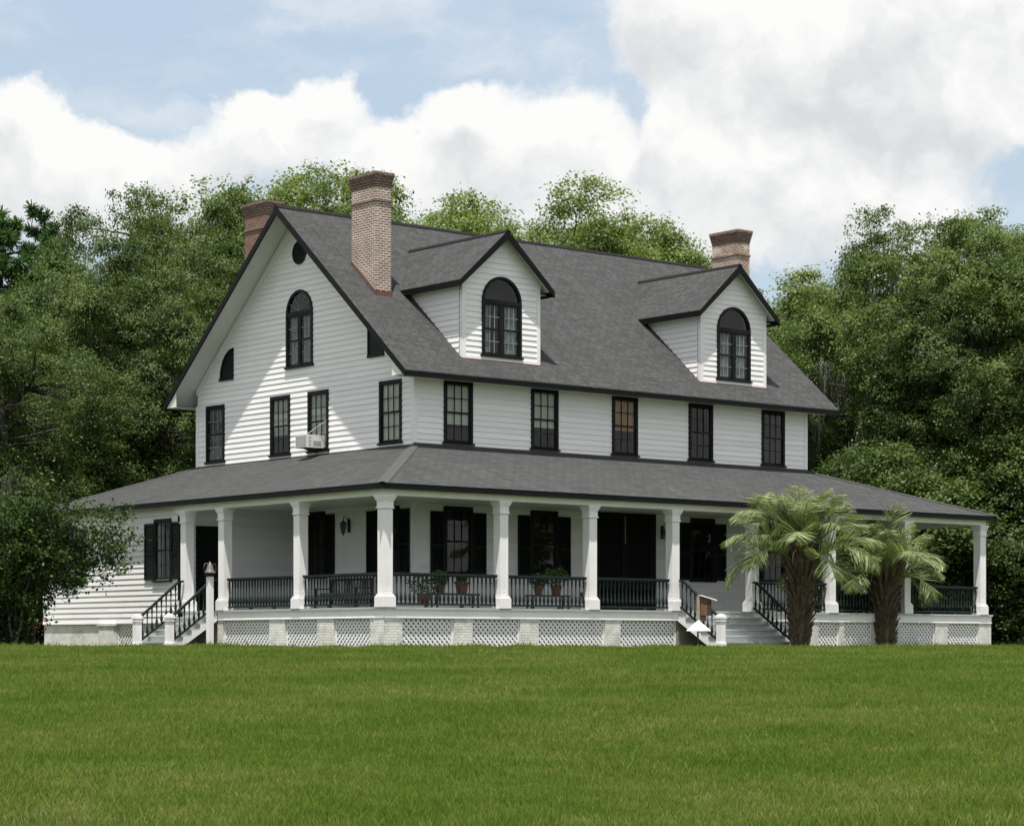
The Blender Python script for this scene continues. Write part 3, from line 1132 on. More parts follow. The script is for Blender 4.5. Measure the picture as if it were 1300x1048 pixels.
def build_dormer(xc, label, curtain):
    hw = 1.48
    y0 = 0.02
    zb = zroof(y0) - 0.02
    zap = 11.95           # peak of the wall
    zs = zap - hw * 0.9   # where wall meets the eaves
    wz0, wz1, ww = 8.46, 10.78, 1.50
    m = MB()
    # corner posts and base trim, white
    o = MB()
    for s in (-1, 1):
        a, b = sorted((xc + s * hw, xc + s * (hw - 0.13)))
        o.box((a, y0 - 0.028, zb), (b, y0 + 0.10, zs))
    o.box((xc - hw + .13, y0 - 0.026, zb), (xc + hw - .13, y0 + 0.05, zb + 0.09))
    dm = o.build('dormer', 'white_paint', HOUSE)
    dm['label'] = label

    def lim(z):
        h = hw - 0.02 if z < zs else max(0, (zap - z) / 0.9)
        return (xc - h, xc + h)
    boards('front_wall', mpF(y0), xc - hw, xc + hw, zb + .06, zap, [arch_open(xc, ww - 0.08, wz0, wz1 - .04)], lim, parent=dm)
    for s in (-1, 1):
        # cheeks: bounded below by the main roof
        x = xc + s * hw
        mm = MB()
        rows = int((zs + .15 - zb) / 0.165) + 1
        for r in range(rows):
            a, b = zb + r * .165, zb + (r + 1) * .165
            ya, yb = (a - ZE) / PITCH - OY + .05, (b - ZE) / PITCH - OY + .05
            mm.poly([(x + s * .023, y0 + .10, a), (x + s * .023, max(ya, y0 + .10), a), (x + s * .003, max(yb, y0 + .10), b), (x + s * .003, y0 + .10, b)])
            mm.poly([(x + s * .001, y0 + .10, a), (x + s * .001, max(ya, y0 + .1), a), (x + s * .023, max(ya, y0 + .1), a), (x + s * .023, y0 + .10, a)])
        mm.build('side_wall', 'clapboard', dm)
    # roof of the dormer
    ox, oy = 0.30, 0.32
    zr = zap + 0.16
    sl = 0.9
    ze = zr - (hw + ox) * sl
    yr = (zr - ZE) / PITCH - OY
    ye = (ze - ZE) / PITCH - OY
    yf = y0 - oy
    m = MB()
    for s in (-1, 1):
        m.poly([(xc, yf, zr), (xc + s * (hw + ox), yf, ze), (xc + s * (hw + ox), ye, ze), (xc, yr, zr)])
        m.poly([(xc + s * (hw + ox), yf, ze), (xc + s * (hw + ox), ye, ze), (xc + s * (hw + ox), ye + .1, ze - .03), (xc + s * (hw + ox), yf, ze - .03)])
    m.build('dormer_roof', 'shingle', dm)
    m = MB()
    m.prism([(xc, yf - .005, zr + .03), (xc - .10, yf - .005, zr + .03 - .09), (xc - .10, yf - .005, zr + .015 - .09), (xc, yf - .005, zr + .012)], (0, yr - yf, 0))
    m.prism([(xc, yf - .005, zr + .03), (xc + .10, yf - .005, zr + .03 - .09), (xc + .10, yf - .005, zr + .015 - .09), (xc, yf - .005, zr + .012)], (0, yr - yf, 0))
    m.build('ridge_cap', 'ridge_dark', dm)
    m = MB()
    t = 0.05
    for s in (-1, 1):
        m.poly([(xc, yf + .03, zr - t), (xc + s * (hw + ox - .02), yf + .03, ze - t + .018), (xc + s * (hw + ox - .02), ye + .2, ze - t + .018), (xc, yr, zr - t)])
        # level soffit along the sides
        a, b = sorted((xc + s * (hw + .02), xc + s * (hw + ox - .02)))
        m.box((a, y0 + .02, ze - .115), (b, ye + .1, ze - .10))
        # rake trim on the face
        m.prism([(xc, y0 - .002, zap + .08), (xc + s * (hw + .02), y0 - .002, zs + .07), (xc + s * (hw + .02), y0 - .002, zs - .05), (xc, y0 - .002, zap - .10)], (0, -0.034, 0))
    m.build('soffit', 'soffit_white', dm)
    m = MB()
    for s in (-1, 1):
        q = xc + s * (hw + ox + .012)
        m.prism([(xc, yf - .012, zr - .012), (q, yf - .012, ze - .028), (q, yf - .012, ze - .20), (xc, yf - .012, zr - .26)], (0, 0.045, 0))
        a, b = sorted((xc + s * (hw + ox - .03), xc + s * (hw + ox + .012)))
        m.box((a, yf + .035, ze - .19), (b, ye + .02, ze - .028))
    m.build('barge_board', 'fascia_paint', dm)
    # copper-red flashing at the foot
    m = MB()
    m.box((xc - hw - .03, y0 - .06, zb - .035), (xc + hw + .03, y0 - .03, zb + .008))
    m.build('flashing', 'flashing', dm)
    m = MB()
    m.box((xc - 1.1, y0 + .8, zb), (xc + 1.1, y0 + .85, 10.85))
    m.build('room_shade', 'shade_fill', dm)  # added dark panel, its colour stands in for the unlit dormer interior
    w = window(mpF(y0), xc, wz0, wz1, ww, cols=3, rows=(2, 2), arch=True, sash='pale_sash', split=True, name='arched_window', curtain=curtain)
    w['label'] = 'round-headed window with lace curtains in the face of a dormer'
    return dm


build_dormer(3.23, 'dormer nearer the tall chimney', ((0.52, 0.98), (0.02, 0.2)))
build_dormer(12.83, 'dormer near the far end of the roof', ((0.05, 0.42), (0.56, 0.96)))


def build_chimney(x, y0, y1, mat, cap, label, ztop=13.85):
    w = 0.56
    m = MB()
    zb = min(zroof(min(y0, D - y1)), zroof(min(y1, D - y0))) - 0.35
    m.box((x, y0, zb), (x + w, y1, ztop - 0.86))
    m.box((x, y0, ztop - 0.80), (x + w, y1, ztop - 0.42))
    c = m.build('chimney', mat, ROOF)
    c['label'] = label
    m = MB()
    m.box((x - .03, y0 - .03, ztop - .86), (x + w + .03, y1 + .03, ztop - .80))
    for i, (e, a, b) in enumerate(((.012, .42, .34), (.028, .34, .26), (.045, .26, .18), (.062, .18, .10), (.08, .10, .0))):
        m.box((x - e, y0 - e, ztop - a), (x + w + e, y1 + e, ztop - b))
    m.build('chimney_cap', cap, c)
    m = MB()
    if y0 < D / 2:
        a, b = zroof(y0), zroof(y1)
        for xa in (x - .025, x + w + .005):
            m.prism([(xa, y0 - .02, a + .0), (xa, y1, b + .0), (xa, y1, b + .12), (xa, y0 - .02, a + .12)], (0.02, 0, 0))
        m.box((x - .03, y0 - .03, a - .04), (x + w + .03, y0 - .006, a + .13))
    m.build('flashing', 'flashing', c) if m.f else None
    return c


build_chimney(0.336, 2.274, 3.47, 'chimney_brick', 'chimney_cap_brick', 'brick chimney with thick pale mortar near the gable')
build_chimney(0.336, 7.99, 9.19, 'red_brick', 'chimney_cap_brick', 'red brick chimney on the far slope behind the gable')
build_chimney(15.31, 2.274, 3.47, 'weathered_brick', 'chimney_cap_brick', 'whitened brick chimney rising behind the farther dormer')


def build_porch_roof():
    # four slopes meeting the upper walls; the wing keeps its own far hip
    yb = WY1 + 0.4
    zt = ZB
    A, B = (PX0, PY0, PZ), (PX1, PY0, PZ)
    C_, D_ = (PX1, yb, PZ), (PX0, yb, PZ)
    a, b, c, d = (0, 0, zt), (W, 0, zt), (W, D, zt), (0, D, zt)
    m = MB()
    m.poly([A, B, b, a])
    m.poly([D_, A, a, d])
    m.poly([B, C_, c, b])
    m.poly([C_, D_, d, c])
    roof = m.build('porch_roof', 'shingle', HOUSE)
    for e, f in ((A, a), (B, b), (D_, d), (C_, c)):
        m = MB()
        e, f = Vector(e), Vector(f)
        dr = (f - e)
        side = dr.cross(Vector((0, 0, 1))).normalized()
        # each side of the cap lies on its slope: drop in proportion to the slope
        k = (zt - PZ) / 4.4
        for s in (-1, 1):
            off = side * s * 0.15
            dz = Vector((0, 0, -0.106 * k))
            m.poly([e + Vector((0, 0, .028)), f + Vector((0, 0, .028)), f + off + dz + Vector((0, 0, .02)), e + off + dz + Vector((0, 0, .02))])
        m.build('hip_cap', 'dark_hip', roof)
    # flashing strip where the roof meets the wall
    m = MB()
    m.box((-.035, -.035, zt - .05), (W + .035, -.022, zt + .07))
    m.box((-.035, -.02, zt - .05), (-.022, D, zt + .03))
    m.build('flashing', 'dark_hip', roof)
    m = MB()
    zt_, zb_ = PZ - .012, PZ - .155
    m.box((PX0 + .01, PY0 + .01, zb_), (PX1 - .01, PY0 + .045, zt_))
    m.box((PX0 + .01, PY0 + .046, zb_), (PX0 + .045, yb, zt_))
    m.box((PX1 - .045, PY0 + .046, zb_), (PX1 - .01, yb, zt_))
    m.build('fascia', 'fascia_paint', roof)
    m = MB()
    zc = PZ - .15
    m.box((PX0 + .05, PY0 + .05, zc), (PX1 - .05, -.03, zc + .02))
    m.box((PX0 + .05, -.03, zc), (-.03, yb - .03, zc + .02))
    m.box((W + .03, -.03, zc), (PX1 - .05, yb - .03, zc + .02))
    m.build('porch_ceiling', 'ceiling_paint', roof)
    m = MB()
    zb0, zb1 = 3.90, zc - .004
    m.box((CX0 - .14, CY0 - .14, zb0), (CX1 + .14, CY0 + .14, zb1))
    m.box((CX0 - .14, CY0 + .141, zb0), (CX0 + .14, WY0 - .03, zb1))
    m.box((CX1 - .14, CY0 + .141, zb0), (CX1 + .14, D, zb1))
    m.build('porch_beam', 'white_paint', roof)
    # frieze along the wing
    m = MB()
    m.box((CX0 - .035, WY0, 3.84), (CX0 - .001, WY1, zb1))
    m.build('wing_frieze', 'white_paint', roof)


build_porch_roof()


def column_mesh():
    m = MB()
    h = 2.90
    s = 0.135
    m.box((-s, -s, .33), (s, s, h - .30))
    st = 0.05
    for sx in (-1, 1):
        for sy in (-1, 1):
            x, y = sx * (s + .006), sy * (s + .006)
            m.box((min(x, x - sx * st), min(y, y - sy * st), .42), (max(x, x - sx * st), max(y, y - sy * st), h - .42))
    e = s + .0065
    m.box((-e, -e, .36), (e, e, .47))
    m.box((-e, -e, h - .50), (e, e, h - .36))
    for a, z0, z1 in ((.20, 0, .27), (.185, .27, .30), (.165, .30, .345)):
        m.box((-a, -a, z0), (a, a, z1))
    for a, z0, z1 in ((.175, h - .345, h - .31), (.155, h - .31, h - .14), (.175, h - .14, h - .10), (.195, h - .10, h - .05), (.215, h - .05, h)):
        m.box((-a, -a, z0), (a, a, z1))
    return m.mesh('column', 'white_paint')


COLX = (-4.02, -0.12, 3.10, 6.29, 9.55, 12.91, 16.38, 20.10)
COLY = (-0.185, 3.58, 5.60)
COLYR = (-0.185, 3.58, 7.4, 11.3)
me = column_mesh()
for x, y in [(x, CY0) for x in COLX] + [(CX0, y) for y in COLY] + [(CX1, y) for y in COLYR]:
    o = bpy.data.objects.new('column', me)
    COL.objects.link(o)
    o.parent = HOUSE
    o.location = (x, y, ZF)


def baluster_prof(h):
    P = [(.024, 0), (.024, .10), (.036, .11), (.040, .17), (.036, .26), (.024, .31), (.030, .33), (.018, .36), (.015, .52), (.018, .68), (.026, .80), (.030, .83), (.020, .85), (.028, .87), (.028, 1.0)]
    return [(r, z * h) for r, z in P]


BAL = MB().lathe(baluster_prof(0.72), (0, 0, 0), 8).mesh('baluster', 'rail_paint', True)


def railing(a, b, single=True, z=ZF):
    """rails between two posts with turned balusters"""
    a, b = Vector((a[0], a[1], z)), Vector((b[0], b[1], z))
    m = MB()
    m.bar(a + Vector((0, 0, .88)), b + Vector((0, 0, .88)), .10, .055)
    m.bar(a + Vector((0, 0, .835)), b + Vector((0, 0, .835)), .055, .035)
    m.bar(a + Vector((0, 0, .085)), b + Vector((0, 0, .085)), .07, .05)
    L = (b - a).length
    for i in range(2):
        p = a + (b - a) * ((i + 1) / 3)
        m.box((p.x - .04, p.y - .04, z + .002), (p.x + .04, p.y + .04, z + .06))
    r = m.build('railing', 'rail_paint', HOUSE)
    n = int(round(L / .142))
    rest = []
    for i in range(n):
        p = a + (b - a) * ((i + .5) / n) + Vector((0, 0, .105))
        if single:
            o = bpy.data.objects.new('baluster', BAL)
            COL.objects.link(o)
            o.parent = r
            o.location = p
        else:
            rest.append(p)
    return rest


def build_railings():
    rest = []
    h = 0.16
    fx = [(COLX[i], COLX[i + 1]) for i in range(7)]
    for i, (a, b) in enumerate(fx):
        if i == 3:
            continue
        rest += railing((a + h, CY0), (b - h, CY0), i < 2)
    rest += railing((CX0, CY0 + h), (CX0, COLY[0] - h), True)
    rest += railing((CX0, COLY[0] + h), (CX0, COLY[1] - h), False)
    ys = (CY0,) + COLYR
    for i in range(4):
        rest += railing((CX1, ys[i] + h), (CX1, ys[i + 1] - h), False)
    m = MB()
    pr = baluster_prof(0.72)
    for p in rest:
        m.lathe(pr, p, 6)
    o = m.build('balusters', 'rail_paint', HOUSE, True)
    o['kind'] = 'stuff'


build_railings()


def clip_poly(poly, x0, x1, y0, y1):
    def cut(P, f, inter):
        out = []
        for i in range(len(P)):
            a, b = P[i], P[(i + 1) % len(P)]
            fa, fb = f(a), f(b)
            if fa >= 0:
                out.append(a)
            if (fa >= 0) != (fb >= 0):
                t = fa / (fa - fb)
                out.append((a[0] + (b[0] - a[0]) * t, a[1] + (b[1] - a[1]) * t))
        return out
    for f in (lambda p: p[0] - x0, lambda p: x1 - p[0], lambda p: p[1] - y0, lambda p: y1 - p[1]):
        poly = cut(poly, f, None)
        if len(poly) < 3:
            return []
    return poly


def lattice(mp, s0, s1, z0, z1, label=None):
    m = MB()
    q = 0.112
    w = 0.060
    r2 = math.sqrt(.5)
    L = (s1 - s0) + (z1 - z0)
    for dirn, o in ((1, 0.0), (-1, 0.012)):
        n = int(L / (q / r2)) + 2
        for i in range(-1, n + 1):
            c = s0 - (z1 - z0) + i * q / r2 if dirn == 1 else s0 + i * q / r2
            # strip through (c, z0) going up at 45 degrees
            dx, dz = dirn * r2, r2
            nx, nz = -dz, dx
            far = (z1 - z0) / r2 + 0.2
            P = [(c + nx * w / 2 - dx * .1, z0 + nz * w / 2 - dz * .1), (c - nx * w / 2 - dx * .1, z0 - nz * w / 2 - dz * .1),
                 (c - nx * w / 2 + dx * far, z0 - nz * w / 2 + dz * far), (c + nx * w / 2 + dx * far, z0 + nz * w / 2 + dz * far)]
            P = clip_poly(P, s0, s1, z0, z1)
            if P:
                m.prism([mp(a, b, o) for a, b in P], Vector(mp(0, 0, 0.01)) - Vector(mp(0, 0, 0)))
    for a, b in ((s0, s0 + .05), (s1 - .05, s1)):
        mbox(m, mp, a, b, z0, z1, 0.024, 0.04)
    m.build('lattice_panel', 'white_paint', HOUSE)


def build_porch_base():
    ex, ey = CX0 - .14, CY0 - .14
    fx1 = CX1 + .42
    m = MB()
    m.box((ex - .04, ey - .04, .95), (fx1 + .04, -.03, ZF))
    m.box((ex - .04, -.03, .95), (-.03, WY0 - .02, ZF))
    m.box((W + .03, -.03, .95), (fx1 + .04, D, ZF))
    m.build('porch_floor', 'deck_grey', HOUSE)
    m = MB()
    for a, b in ((ex, 6.40), (9.44, fx1)):
        m.box((a, ey, .71), (b, ey + .05, .949))
        m.box((a - .012, ey - .012, .715), (b + .012, ey - .001, .745))
        m.box((a - .012, ey - .02, .915), (b + .012, ey - .001, .949))
    m.box((ex, ey + .051, .71), (ex + .05, 3.75, .949))
    m.box((ex - .012, ey - .012, .715), (ex - .001, 3.75, .745))
    m.box((ex - .02, ey - .02, .915), (ex - .001, 3.75, .949))
    m.box((fx1 - .05, ey + .051, .71), (fx1, D, .949))
    m.build('porch_skirt', 'white_paint', HOUSE)
    zg = -0.2

    def pier(a, b):
        MB().box(a, b).build('pier', 'painted_brick', HOUSE)
    # piers and lattices along the front
    Fp = [(ex, -3.56), (-1.83, -1.21), (.46, 1.11), (3.57, 4.14), (9.6, 9.95), (11.55, 12.31), (13.23, 13.45), (14.74, 16.11), (17.74, 18.36), (19.9, fx1)]
    for a, b in Fp:
        pier((a, ey + .012, zg), (b, ey + .45, .709))
    Fl = [(-3.56, -1.83), (-1.21, .46), (1.11, 3.57), (4.14, 6.35), (9.95, 11.55), (12.31, 13.23), (13.45, 14.74), (16.11, 17.74), (18.36, 19.9)]
    for a, b in Fl:
        lattice(mpF(ey + .10), a + .005, b - .005, zg, .705)
    Lp = [(ey + .46, -3.53), (-1.91, -1.145), (.388, 1.157), (3.5, 3.78)]
    for a, b in Lp:
        pier((ex + .012, a, zg), (ex + .45, b, .709))
    for a, b in [(-3.53, -1.91), (-1.145, .388), (1.157, 3.5)]:
        lattice(mpL(ex + .10), a + .005, b - .005, zg, .705)
    for i in range(4):
        y0 = -3.4 + i * 3.7
        pier((fx1 - .4, y0 + 2.9, zg), (fx1 - .01, y0 + 3.6, .709))
        lattice(mpR(fx1 - .1), y0, y0 + 2.9, zg, .705)
    # foot of the wing: lattice, pier with a cap, painted brick
    pier((CX0 + .03, WY0, zg), (CX0 + .4, 8.1, .685))
    lattice(mpL(CX0 + .08), 8.1, 9.62, zg, .685)
    m = MB()
    m.box((CX0 - .10, 9.64, zg), (CX0 + .3, 10.55, .60))
    m.box((CX0 - .13, 9.60, .60), (CX0 + .3, 10.60, .66))
    m.build('pier', 'painted_brick', HOUSE)
    pier((CX0 + .03, 10.6, zg), (CX0 + .4, WY1, .685))
    m = MB()
    m.box((CX0 - .03, WY0 + .0, .655), (CX0 + .03, WY1, .695))
    m.build('water_table', 'white_paint', HOUSE)


build_porch_base()


def build_underfloor():
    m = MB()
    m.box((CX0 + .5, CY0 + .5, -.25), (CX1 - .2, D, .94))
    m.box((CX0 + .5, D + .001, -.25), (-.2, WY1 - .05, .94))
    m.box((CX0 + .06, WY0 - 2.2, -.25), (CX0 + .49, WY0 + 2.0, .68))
    m.build('crawl_shade', 'shade_fill', HOUSE)  # added dark block behind the lattice, underfloor shade put into its colour
    MB().box((6.37, CY0 - .09, -.25), (9.47, CY0 + .3, .94)).build('step_backing', 'tan_wall', HOUSE)
    MB().box((CX0 - .09, 3.80, -.25), (CX0 + .3, 5.6, .94)).build('step_backing', 'tan_wall', HOUSE)


build_underfloor()


def build_ground_floor():
    F, L = mpF(0), mpL(0)
    for c in LWX:
        window(F, c, LW0, LW1, UW, blind=None)
        shutter(F, c - 1.02, c - .54, LW0, LW1 - .16)
        shutter(F, c + .54, c + 1.02, LW0, LW1 - .16)
    for c in (1.19, 4.85):
        window(L, c, LW0, LW1, UW)
        shutter(L, c - 1.02, c - .54, LW0, LW1 - .1)
        shutter(L, c + .54, c + 1.02, LW0, LW1 - .1)
    # broad dark screen doors in the middle of the front
    m = MB()
    for a, b in ((6.82, 6.94), (9.26, 9.38)):
        mbox(m, F, a, b, ZF, 4.0, -.05, .06)
    mbox(m, F, 6.82, 9.38, 4.0, 4.10, -.05, .065)
    for a, b in ((6.94, 8.09), (8.11, 9.26)):
        mbox(m, F, a, a + .10, ZF + .02, 3.99, 0, .035)
        mbox(m, F, b - .10, b, ZF + .02, 3.99, 0, .035)
        for z in (ZF + .02, 1.75, 3.87):
            mbox(m, F, a + .1, b - .1, z, z + .12, 0, .034)
    d = m.build('screen_door', 'shutter_paint', HOUSE)
    m = MB()
    for a, b in ((7.04, 7.99), (8.21, 9.16)):
        mbox(m, F, a, b, ZF + .1, 3.9, .010, .014)
    m.build('screen', 'screen_mesh', d)
    m = MB()
    mbox(m, F, 8.085, 8.115, 3.1, 3.95, .036, .05)
    m.build('astragal', 'pale_sash', d)
    # wing door
    P = mpF(WY0)
    m = MB()
    mbox(m, P, -3.46, -3.36, ZF, 3.52, -.03, .05)
    mbox(m, P, -2.68, -2.58, ZF, 3.52, -.03, .05)
    mbox(m, P, -3.36, -2.68, 3.42, 3.52, -.03, .05)
    mbox(m, P, -3.36, -2.68, ZF, 3.42, -.02, .01)
    for z0, z1 in ((1.2, 1.9), (2.05, 3.3)):
        mbox(m, P, -3.26, -2.78, z0, z1, .01, .02)
    m.build('door', 'shutter_paint', HOUSE)
    # wing windows
    Q = mpL(CX0)
    for c in (6.92, 12.45):
        window(Q, c, 1.93, 3.74, .96, blind=None, curtain=((.0, .32), (.72, 1.0)) if c < 8 else None)
        shutter(Q, c - 1.0, c - .49, 1.95, 3.62)
        shutter(Q, c + .49, c + 1.0, 1.95, 3.62)


build_ground_floor()


def newel(x, y, zg, parent, h=.98):
    m = MB()
    a = .095
    m.box((x - a - .025, y - a - .025, zg), (x + a + .025, y + a + .025, zg + .17))
    m.box((x - a, y - a, zg + .17), (x + a, y + a, zg + h - .12))
    for e, z0, z1 in ((.012, .17, .19), (.02, h - .20, h - .17), (.03, h - .12, h - .07), (.012, h - .07, h - .02)):
        m.box((x - a - e, y - a - e, zg + z0), (x + a + e, y + a + e, zg + z1))
    m.poly([(x - a, y - a, zg + h - .02), (x + a, y - a, zg + h - .02), (x, y, zg + h + .02)])
    m.poly([(x + a, y - a, zg + h - .02), (x + a, y + a, zg + h - .02), (x, y, zg + h + .02)])
    m.poly([(x + a, y + a, zg + h - .02), (x - a, y + a, zg + h - .02), (x, y, zg + h + .02)])
    m.poly([(x - a, y + a, zg + h - .02), (x - a, y - a, zg + h - .02), (x, y, zg + h + .02)])
    m.build('newel_post', 'white_paint', parent)


def build_stairs(tf, w0, w1, run, label, wall_side=False):
    """tf(across, outward, z) gives the point; w0..w1 is the width, run the reach out from the porch edge"""
    n = 6
    rise = (ZF + .06) / n
    m = MB()
    for i in range(n - 1):
        z = ZF - rise * (i + 1)
        o0, o1 = run * i / (n - 1) - .03, run * (i + 1) / (n - 1)
        a, b = Vector(tf(w0, o0, z - .045)), Vector(tf(w1, o1 + .02, z))
        m.box([min(a[k], b[k]) for k in range(3)], [max(a[k], b[k]) for k in range(3)])
    st = m.build('staircase', 'deck_grey', HOUSE)
    st['label'] = label
    m = MB()
    for i in range(n):
        z = ZF - rise * i
        o = run * i / (n - 1)
        a, b = Vector(tf(w0 + .02, o - .03, z - rise)), Vector(tf(w1 - .02, o - .012, z - .046))
        m.box([min(a[k], b[k]) for k in range(3)], [max(a[k], b[k]) for k in range(3)])
    m.build('riser', 'deck_grey', st)
    # cut stringers
    for w in (w0 - .03, w1 + .005):
        m = MB()
        pts = [(0, ZF - .30), (0, ZF - rise - .05)]
        for i in range(n - 1):
            z = ZF - rise * (i + 1) - .048
            o1 = run * (i + 1) / (n - 1)
            pts.append((o1 - .02, z))
            pts.append((o1 - .02, max(z - rise, -.12)))
        pts.append((run - .15, -.12))
        m.prism([tf(w, o, z) for o, z in pts], Vector(tf(.025, 0, 0)) - Vector(tf(0, 0, 0)))
        m.build('stringer', 'white_paint', st)
    rail_bal = MB().lathe(baluster_prof(.66), (0, 0, 0), 8).mesh('baluster', 'rail_paint', True)
    for w in (w0 + .06, w1 - .06):
        x, y, _ = tf(w, run + .10, 0)
        newel(x, y, -.10, st)
        m = MB()
        up = Vector((0, 0, 1))
        p0 = Vector(tf(w, -.02, ZF + .86))
        pm = Vector(tf(w, .12, ZF + .86))
        p1 = Vector(tf(w, run + .02, .80))
        m.bar(p0, pm, .085, .055)
        m.bar(pm, p1, .085, .055)
        q0, q1 = Vector(tf(w, .02, ZF + .11)), Vector(tf(w, run + .02, .02 + .10))
        m.bar(q0, q1, .06, .05)
        r = m.build('handrail', 'rail_paint', st)
        r.data.update()
        nb = 9
        for i in range(nb):
            t = (i + .4) / nb
            a, b = q0 + (q1 - q0) * t, (pm + (p1 - pm) * max(0, (t - .08) / .92))
            o = bpy.data.objects.new('baluster', rail_bal)
            COL.objects.link(o)
            o.parent = st
            o.location = a
            o.scale = (1, 1, (b.z - a.z) / .66)


build_stairs(lambda w, o, z: (w, CY0 - .18 - o, z), 6.36, 9.48, 1.55, 'broad grey front steps with dark handrails')
build_stairs(lambda w, o, z: (CX0 - .18 - o, w, z), 3.75, 5.62, 1.42, 'narrow grey side steps with dark handrails')


# ------------------------------------------------------------------ small things on and round the house
def lantern(loc, rz, label):
    """wall lantern on a curled bracket; local -y points away from the wall"""
    t = thing('wall_lantern', label, 'lantern', loc, rz, 'black lanterns on the porch walls')
    m = MB()
    m.box((-.055, -.03, -.20), (.055, 0, .20))
    m.build('back_plate', 'iron', t)
    m = MB()
    pts = [(0, -.03, .05), (0, -.07, .20), (0, -.15, .27), (0, -.21, .24), (0, -.22, .14)]
    m.tube(pts, .014, 6)
    m.build('bracket', 'iron', t, True)
    m = MB()
    c = (0, -.22, 0)
    m.lathe([(.012, .15), (.03, .13), (.10, .07), (.105, .055), (.02, .05)], c, 8)
    for a in range(4):
        x, y = math.cos(a * math.pi / 2 + .78), math.sin(a * math.pi / 2 + .78)
        m.bar((x * .095, -.22 + y * .095, .055), (x * .055, -.22 + y * .055, -.20), .014, .014)
    m.lathe([(.06, -.20), (.065, -.215), (.03, -.24), (.012, -.30), (.0, -.32)], c, 8)
    m.build('cage', 'iron', t)
    m = MB()
    m.lathe([(.05, -.20), (.085, .05)], c, 4)
    m.build('lamp_glass', 'lantern_glass', t)
    return t


lantern((-.02, 3.1, 3.52), -math.pi / 2, 'black lantern on the shaded side wall under the porch')
lantern((9.66, -.02, 3.50), 0, 'black lantern beside the dark front doors')


def build_ac():
    t = thing('air_conditioner', 'beige window air conditioner jutting from the upper side window', 'air conditioner', (0, 4.70, 5.86))
    m = MB()
    m.box((-.62, -.30, .02), (.06, .30, .40))
    m.build('body', 'beige_plastic', t)
    m = MB()
    m.box((-.628, -.26, .05), (-.62, .26, .37))
    m.build('coil', 'blue_grille', t)
    m = MB()
    for i in range(6):
        z = .05 + i * .064
        m.box((-.64, -.27, z - .008), (-.628, .27, z + .008))
    for i in range(6):
        y = -.26 + i * .104
        m.box((-.642, y - .009, .05), (-.63, y + .009, .37))
    m.build('grille', 'beige_plastic', t)
    m = MB()
    for k in range(3):
        for i in range(2):
            m.box((-.56 + i * .05, -.305, .08 + k * .1), (-.53 + i * .05, -.30, .14 + k * .1))
    for i in range(4):
        m.box((-.40, -.305, .08 + i * .04), (-.12, -.30, .10 + i * .04))
    m.build('louvre', 'blind_grey', t)
    m = MB()
    m.tube([(-.52, -.10, .40), (-.02, -.50, .86)], .009, 6)
    m.build('stay_rod', 'cord', t)
    m = MB()
    m.bar((-.5, .05, .01), (-.03, .05, -.10), .03, .03)
    m.box((-.40, -.1, -.03), (-.28, .1, .019))
    m.build('bracket', 'iron', t)


build_ac()


def build_bell_post():
    x, y = -5.25, 2.45
    t = thing('bell_post', 'white post with a weathered farm bell on top beside the side steps', 'bell', (x, y, -.12))
    m = MB()
    m.box((-.075, -.075, 0), (.075, .075, 2.03))
    m.box((-.095, -.095, 0), (.095, .095, .10))
    m.build('post', 'white_paint', t)
    m = MB()
    m.box((-.10, -.07, 2.03), (.10, .07, 2.08))
    for s in (-1, 1):
        m.tube([(s * .09, 0, 2.07), (s * .19, 0, 2.16), (s * .20, 0, 2.30), (s * .15, 0, 2.40)], .018, 6)
    m.tube([(-.16, 0, 2.39), (.16, 0, 2.39)], .016, 6)
    m.build('yoke', 'iron', t, True)
    m = MB()
    m.lathe([(.165, 2.12), (.15, 2.16), (.105, 2.22), (.085, 2.32), (.07, 2.36), (.03, 2.39), (.02, 2.44)], (0, 0, 0), 16)
    m.build('bell', 'bell_metal', t, True)


build_bell_post()


def build_feeder():
    # pole-mounted wooden bird house with a white conical squirrel guard
    x, y = at(886, 65.0)
    t = thing('bird_house', 'brown wooden bird house with tilted pale roof on a pole by the front steps', 'bird house', (x, y, -.10), -T + .12)
    m = MB()
    m.tube([(0, 0, 0), (0, 0, .85)], .025, 8)
    m.build('pole', 'iron', t)
    m = MB()
    m.box((-.03, -.03, .72), (.05, .03, 1.46))
    m.build('mounting_board', 'pale_wood', t)
    m = MB()
    m.prism([(.055, -.14, .93), (.35, -.14, .93), (.35, -.14, 1.36), (.055, -.14, 1.46)], (0, .28, 0))
    m.build('nest_box', 'aged_wood', t)
    m = MB()
    m.box((.24, -.148, .95), (.345, -.141, 1.33))
    m.box((.351, -.12, .94), (.358, .12, 1.33))
    m.build('front_panel', 'bench_wood', t)
    m = MB()
    m.prism([(.03, -.20, 1.475), (.50, -.20, 1.335), (.50, -.20, 1.365), (.03, -.20, 1.505)], (0, .40, 0))
    m.build('roof', 'white_metal', t)
    m = MB()
    m.box((.06, -.1, .78), (.22, .1, .929))
    m.build('base_block', 'aged_wood', t)
    m = MB()
    m.lathe([(.34, .50), (.335, .52), (.06, .76), (.03, .80)], (.02, 0, 0), 24)
    m.lathe([(.05, .44), (.05, .50)], (.02, 0, 0), 10)
    m.build('squirrel_guard', 'white_metal', t)


build_feeder()


